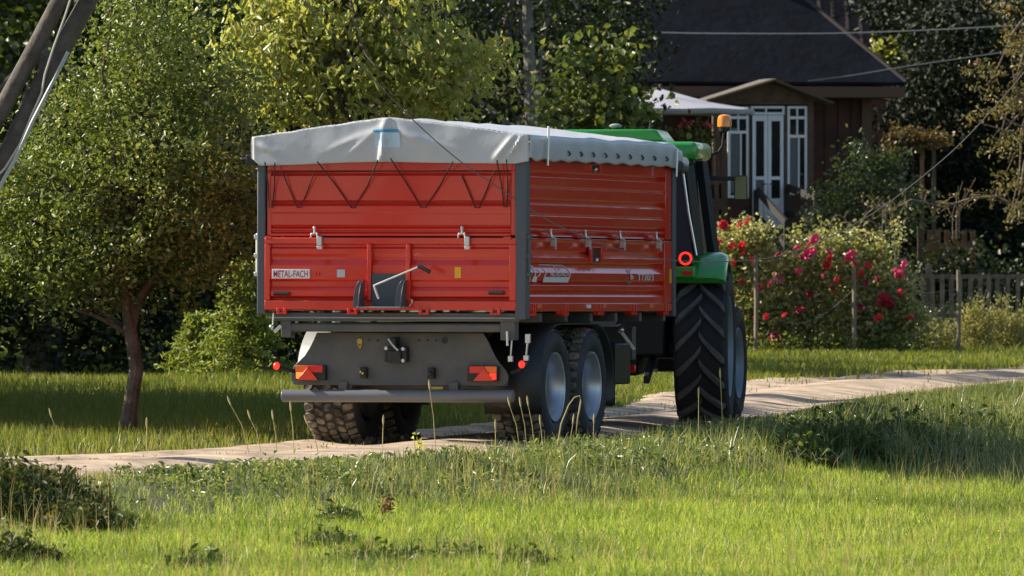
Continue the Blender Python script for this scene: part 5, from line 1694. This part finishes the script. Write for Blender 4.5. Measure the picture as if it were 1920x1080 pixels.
# ------------------------------------------------------------------ leaning poles, cables
M_pole = mat('grey_timber', (.072, .062, .053), .9, var=.35, scale=6, bump=.7, bscale=14)
PY = 80.0
P = lambda px, py, dy=0: at(px, py, PY + dy)
pb = P(-285, 870); pb.z = ground_z(pb.x, PY)
pole = thing('leaning_pole', 'pair of leaning weathered timber poles bolted together, upper left corner', 'pole', pb)
q = lambda px, py, dy=0: P(px, py, dy) - pb
m = MB().tube([q(-420, 865), q(-200, 520), q(-100, 365), (q(0, 212)), q(55, 110), q(112, 0), q(200, -175)], [.088, .082, .080, .078, .074, .07, .062], 12)
m.build('timber', M_pole, pole)
m = MB().tube([q(-290, 875, .1), q(-120, 510, .1), q(0, 318, .05), q(42, 235, .02), q(78, 160, .02), q(118, 88, .04), q(150, 30, .06), q(255, -170, .1)], [.092, .09, .088, .088, .082, .084, .082, .07], 12)
m.build('timber', M_pole, pole)
m = MB().tube([q(44, 200, .02), q(72, 205, .02)], .06, 8).tube([q(88, 118, .0), q(112, 110, .02)], .055, 8)
m.build('spacer', M_pole, pole)
m = MB().tube([q(135, -10, -.12), q(122, 30, -.12), q(100, 90, -.12), q(84, 140, -.12), q(78, 175, -.12), q(60, 215, -.12), q(38, 270, -.12), q(10, 315, -.12), q(-40, 365, -.12), q(-150, 540, -.12), q(-290, 850, -.1)], .011, 6)
m.build('cable', mat('pale_cable', (.42, .40, .35), .6), pole)
m = MB().tube([q(128, 97, -.14), q(96, 160, -.14), q(60, 230, -.14), q(28, 300, -.14), q(-20, 385, -.14), q(-290, 850, -.1)], .017, 7)
m.build('cable_guard', mat('pale_guard', (.30, .36, .35), .5), pole)

M_cable = mat('black_cable', (.10, .10, .10), .6)
def wire(name, label, pts, Y, r, m_):
    g = [at(x, y, Y) for x, y in pts]
    # smooth the polyline
    out = []
    for i in range(len(g) - 1):
        p0, p1, p2, p3 = g[max(i - 1, 0)], g[i], g[i + 1], g[min(i + 2, len(g) - 1)]
        for k in range(8):
            t = k / 8
            out.append(.5 * ((2 * p1) + (p2 - p0) * t + (2 * p0 - 5 * p1 + 4 * p2 - p3) * t * t + (3 * p1 - p0 - 3 * p2 + p3) * t ** 3))
    out.append(g[-1])
    o = MB().tube(out, r, 6).build(name, m_)
    return tag(o, label, 'wire')
wire('overhead_wire', 'dark cable sagging across the trailer sides and rising to the right edge', [(480, -110), (600, 40), (700, 148), (780, 230), (860, 300), (950, 362), (1020, 408), (1085, 440), (1180, 474), (1290, 490), (1420, 487), (1500, 468), (1565, 440), (1640, 398), (1710, 347), (1800, 270), (1890, 172), (1990, 50)], 81.5, .0055, M_cable)
wire('overhead_wire', 'straight pale cable crossing the dark house roof near the top edge', [(1050, 58), (1200, 60), (1330, 62.5), (1520, 63), (1620, 61), (1750, 56), (1920, 47), (2050, 40)], 161, .013, mat('pale_wire', (.34, .33, .30), .5))
wire('overhead_wire', 'thin cable running from the porch roof up to the right edge', [(1515, 152), (1600, 141), (1690, 126), (1800, 110), (1920, 92), (2050, 72)], 154, .013, mat('grey_wire', (.20, .195, .185), .5))

# ------------------------------------------------------------------ weeds and stalks in the foreground
L_bramble = leaf_mat('bramble_leaf', ((.035, .048, .014), (.05, .062, .018), (.08, .08, .03), (.024, .034, .01), (.13, .09, .04)), .36, .5, .25)
L_dockg = leaf_mat('green_weed_leaf', ((.045, .066, .018), (.065, .088, .022), (.032, .048, .013), (.12, .14, .045)), .42, .45, .35)
def gpt(px, py):
    z = 0.
    for _ in range(12):                           # walk to where the sight line meets the ground
        Y = F_PX * (CAM_Z - z) / (py - HORIZON)
        p = at(px, py, Y)
        z += .6 * (ground_z(p.x, Y) - z)
    p.z = ground_z(p.x, Y)
    return p
def tuft(name, label, base, r, n, hmin, hmax, m_, wid=.010, lean=.5, leafm=None, nleaf=0, cat='weeds', squash=1.0, L=.07, group=None):
    """ragged clump: many blades with some broad leaves among them"""
    t = thing(name, label, cat, base, group=group)
    a = RNG.uniform(0, 6.283, n); q = r * np.sqrt(RNG.random(n))
    q *= 1 + .35 * np.sin(a * 3 + base.x * 7) + .2 * np.sin(a * 7 + base.x)
    X_, Y_ = q * np.cos(a), q * np.sin(a) * squash
    H_ = RNG.uniform(hmin, hmax, n) * (1 - .5 * np.clip(q / r, 0, 1) ** 2) * (1 + .3 * np.sin(X_ * 17 + base.y) * np.sin(Y_ * 13))
    if name in ('weed_clump', 'bramble', 'dry_stems'):
        H_ = np.minimum(H_, bank(base.x + X_, base.y + Y_)[3] * RNG.uniform(.8, 1.15, n) + .05)
    Z_ = np.array([ground_z(base.x + u, base.y + w) - base.z for u, w in zip(X_, Y_)])
    V, F = blades(np.stack([X_, Y_, Z_], 1), H_, wid, lean, curl=.8)
    fast('blades', V, F, m_, t)
    if nleaf:
        k = RNG.integers(0, n, nleaf)
        C = np.stack([X_[k], Y_[k], Z_[k] + H_[k] * RNG.uniform(.3, 1.05, nleaf)], 1) + RNG.normal(size=(nleaf, 3)) * .02
        V, F = leaf_geo(C, L, .48, .15, upn=.5, jit=.5)
        fast('foliage', V, F, leafm, t)
    return t
G_deep = leaf_mat('deep_green_blades', ((.026, .044, .012), (.036, .056, .015), (.02, .034, .01), (.06, .08, .024)), .34, .4, .4)
for px, py, r, h, lb in ((10, 990, .42, .55, 'dark ragged bramble and grass clump at the left edge of the lawn'), (95, 985, .40, .42, 'dark ragged clump right of the one at the left edge'), (160, 1010, .30, .30, 'low ragged clump, the rightmost of those at the lower left'), (0, 930, .4, .40, 'tangled growth at the left edge just below the track'), (30, 1060, .3, .2, 'ragged clump in the lower left corner')):
    tuft('bramble', lb, gpt(px, py), r, 800, h * .5, h * 1.2, G_deep, .012, .7, L_bramble, 700, 'bramble', 1.3, .06)
b = gpt(180, 900)
tuft('dry_stems', 'tan dry stems at the lower left between track and bramble', b, .45, 120, .15, .36, G_dry, .006, .5, None, 0, 'dry stems')
b = gpt(356, 908)
herb('nettle', 'single dark nettle rising above the grass left of the trailer', 'nettle', b, .26, .04, 2, L_dockg, .085, .3, 2.4, .75)
tuft('weed_clump', 'dark leafy clump around the single nettle', gpt(330, 930), .5, 380, .06, .2, G_deep, .011, .6, L_vw, 240, L=.055)
for px, py, r, h, n, lb in ((1500, 872, .34, .36, 700, 'dark green leafy weed clump in front of the shaded bank at the right'), (1575, 862, .5, .42, 900, 'leafy weeds on the bank right of the dark clump'), (1700, 868, .6, .46, 1100, 'leafy weeds on the bank between the dark clump and the right edge'), (1830, 862, .6, .5, 1100, 'leafy weeds on the bank near the right edge'), (1920, 872, .55, .5, 1000, 'leafy weeds on the bank at the right edge'), (1420, 838, .3, .22, 300, 'low weeds on the bank just right of the tractor tyre'),
                             (1090, 868, .45, .2, 320, 'low weeds before the trailer wheels'), (880, 880, .5, .18, 320, 'low weeds before the right end of the bumper'), (620, 905, .6, .18, 360, 'low weeds below the left end of the bumper'), (480, 915, .5, .19, 320, 'low weeds between the nettle and the bumper'), (1250, 860, .5, .22, 340, 'low weeds between the trailer wheels and tractor tyre')):
    tuft('weed_clump', lb, gpt(px, py), r, n, h * .45, h * 1.1, G_deep if px > 1440 else G_verge, .012, .7, L_dockg if px > 1440 else L_vw, int(n * .8), L=.07 if px > 1440 else .05)  # darker blades and leaves at the right stand in for bank shade
for px, py, r, lb in ((690, 1066, .36, 'dark low weed patch at the bottom edge below the trailer tail'), (850, 1060, .34, 'dark low weed patch right of the bottom one'), (760, 1062, .3, 'dark low weed patch between two others at the bottom edge'), (620, 1030, .26, 'small dark weed patch just above the bottom patches'), (640, 985, .2, 'faint small weed patch in the lawn below the bumper'), (985, 1070, .24, 'small weed tuft at the bottom edge in the middle'), (370, 1075, .3, 'dark weed patch at the bottom edge left of the others')):
    tuft('weed_patch', lb, gpt(px, py), r, 900, .06, .2, G_deep, .009, .7, L_dockg, 160, 'weeds', 2.4, .05)
herb('dock_plant', 'dead rust-brown dock plant standing in the lawn below the trailer', 'dock', gpt(724, 975), .22, .05, 6, leaf_mat('dead_dock', ((.10, .04, .02), (.14, .06, .03)), .2), .03, .7, 6, 0)
herb('yellow_weed', 'weed with yellow flowers in front of the bumper', 'weed', gpt(785, 868), .32, .05, 5, leaf_mat('yellow_petal', ((.55, .45, .02), (.16, .2, .03), (.60, .50, .03)), .3), .035, .7, 1.6, 0)
ye = MB()
for k in range(26):
    p = gpt(random.uniform(960, 1920), random.uniform(930, 1070))
    ye.ball((p.x, p.y, p.z + random.uniform(.1, .16)), .010, .010, .006, 6, 4)
tag(ye.build('yellow_flowers', mat('buttercup', (.75, .52, .02), .6)), kind='stuff')

# grass stalks with seed heads, one by one
M_stalk = mat('straw_stalk', (.36, .32, .13), .7)
M_seed = mat('seed_head', (.42, .34, .16), .8)
SG = 'flowering grass stalks along the track'
def stalk(px, p0, p1, lean, lb, head=.09, Y=None):
    Y = Y or 81.0
    b = at(px, p0, Y); b.z = ground_z(b.x, Y)
    top = at(px + lean, p1, Y) - b
    t = thing('grass_stalk', lb, 'grass stalk', b, group=SG)
    mid = top * .5 + Vector((-top.x * .12, 0, .02))
    e = top * (1 - head / max(top.length, .1))
    MB().tube([(0, 0, -.02), mid, e], [.0042, .0035, .0028], 5).build('stem', M_stalk, t)
    MB().tube([e, e.lerp(top, .3), e.lerp(top, .7), top], [.0045, .0085, .008, .003], 7).build('seed_head', M_seed, t)
front = [(116, 850, 765, -24, 'stalk beside the track left of the bent tree trunk'), (275, 830, 782, 0, 'short thick-headed stalk right of the bent tree trunk'), (470, 832, 742, -44, 'slanting stalk left of the bumper, the longer of two'),
         (492, 835, 768, -28, 'slanting stalk left of the bumper, the shorter of two'), (520, 838, 768, -10, 'upright stalk just left of the bumper end'), (552, 842, 752, -8, 'stalk in front of the left bumper end'), (600, 848, 778, -30, 'stalk leaning before the left rear tyre'),
         (717, 850, 778, 2, 'straight stalk in front of the left inner tyre'), (818, 862, 712, -14, 'tall thin stalk crossing the bumper near its middle'), (978, 846, 744, -26, 'longest leaning stalk left of the right rear tyre'), (990, 848, 744, -16, 'second leaning stalk left of the right rear tyre'),
         (1004, 850, 742, -16, 'third leaning stalk left of the right rear tyre'), (1018, 850, 778, -6, 'short stalk before the right rear tyre tread'), (929, 846, 786, 0, 'short pale stalk right of the bumper end'), (1068, 850, 776, 8, 'stalk before the rear wheel rim'), (1112, 850, 776, 2, 'stalk before the front bogie wheel rim'),
         (1310, 836, 726, 0, 'stalk before the left half of the tractor tyre'), (1356, 836, 690, -6, 'tallest stalk before the tractor tyre')]
for px, p0, p1, ln, lb in front:
    stalk(px, p0, p1, ln, lb, Y=82 if px < 1200 else 84.5)
b = at(1040, 830, 81.0); b.z = ground_z(b.x, 81)
q = lambda px, py: at(px, py, 81.0) - b
t = thing('grass_stalk', 'tall pale stalk bent over in a hook before the trailer wheels', 'grass stalk', b, group=SG)
MB().tube([(0, 0, -.02), q(1052, 795), q(1066, 760), q(1077, 745), q(1087, 742), q(1089, 752)], [.008, .008, .007, .006, .006, .006], 6).build('stem', M_seed, t)
MB().tube([q(1089, 752), q(1087, 765), q(1083, 785), q(1080, 815)], [.009, .010, .007, .003], 6).build('seed_head', M_seed, t)
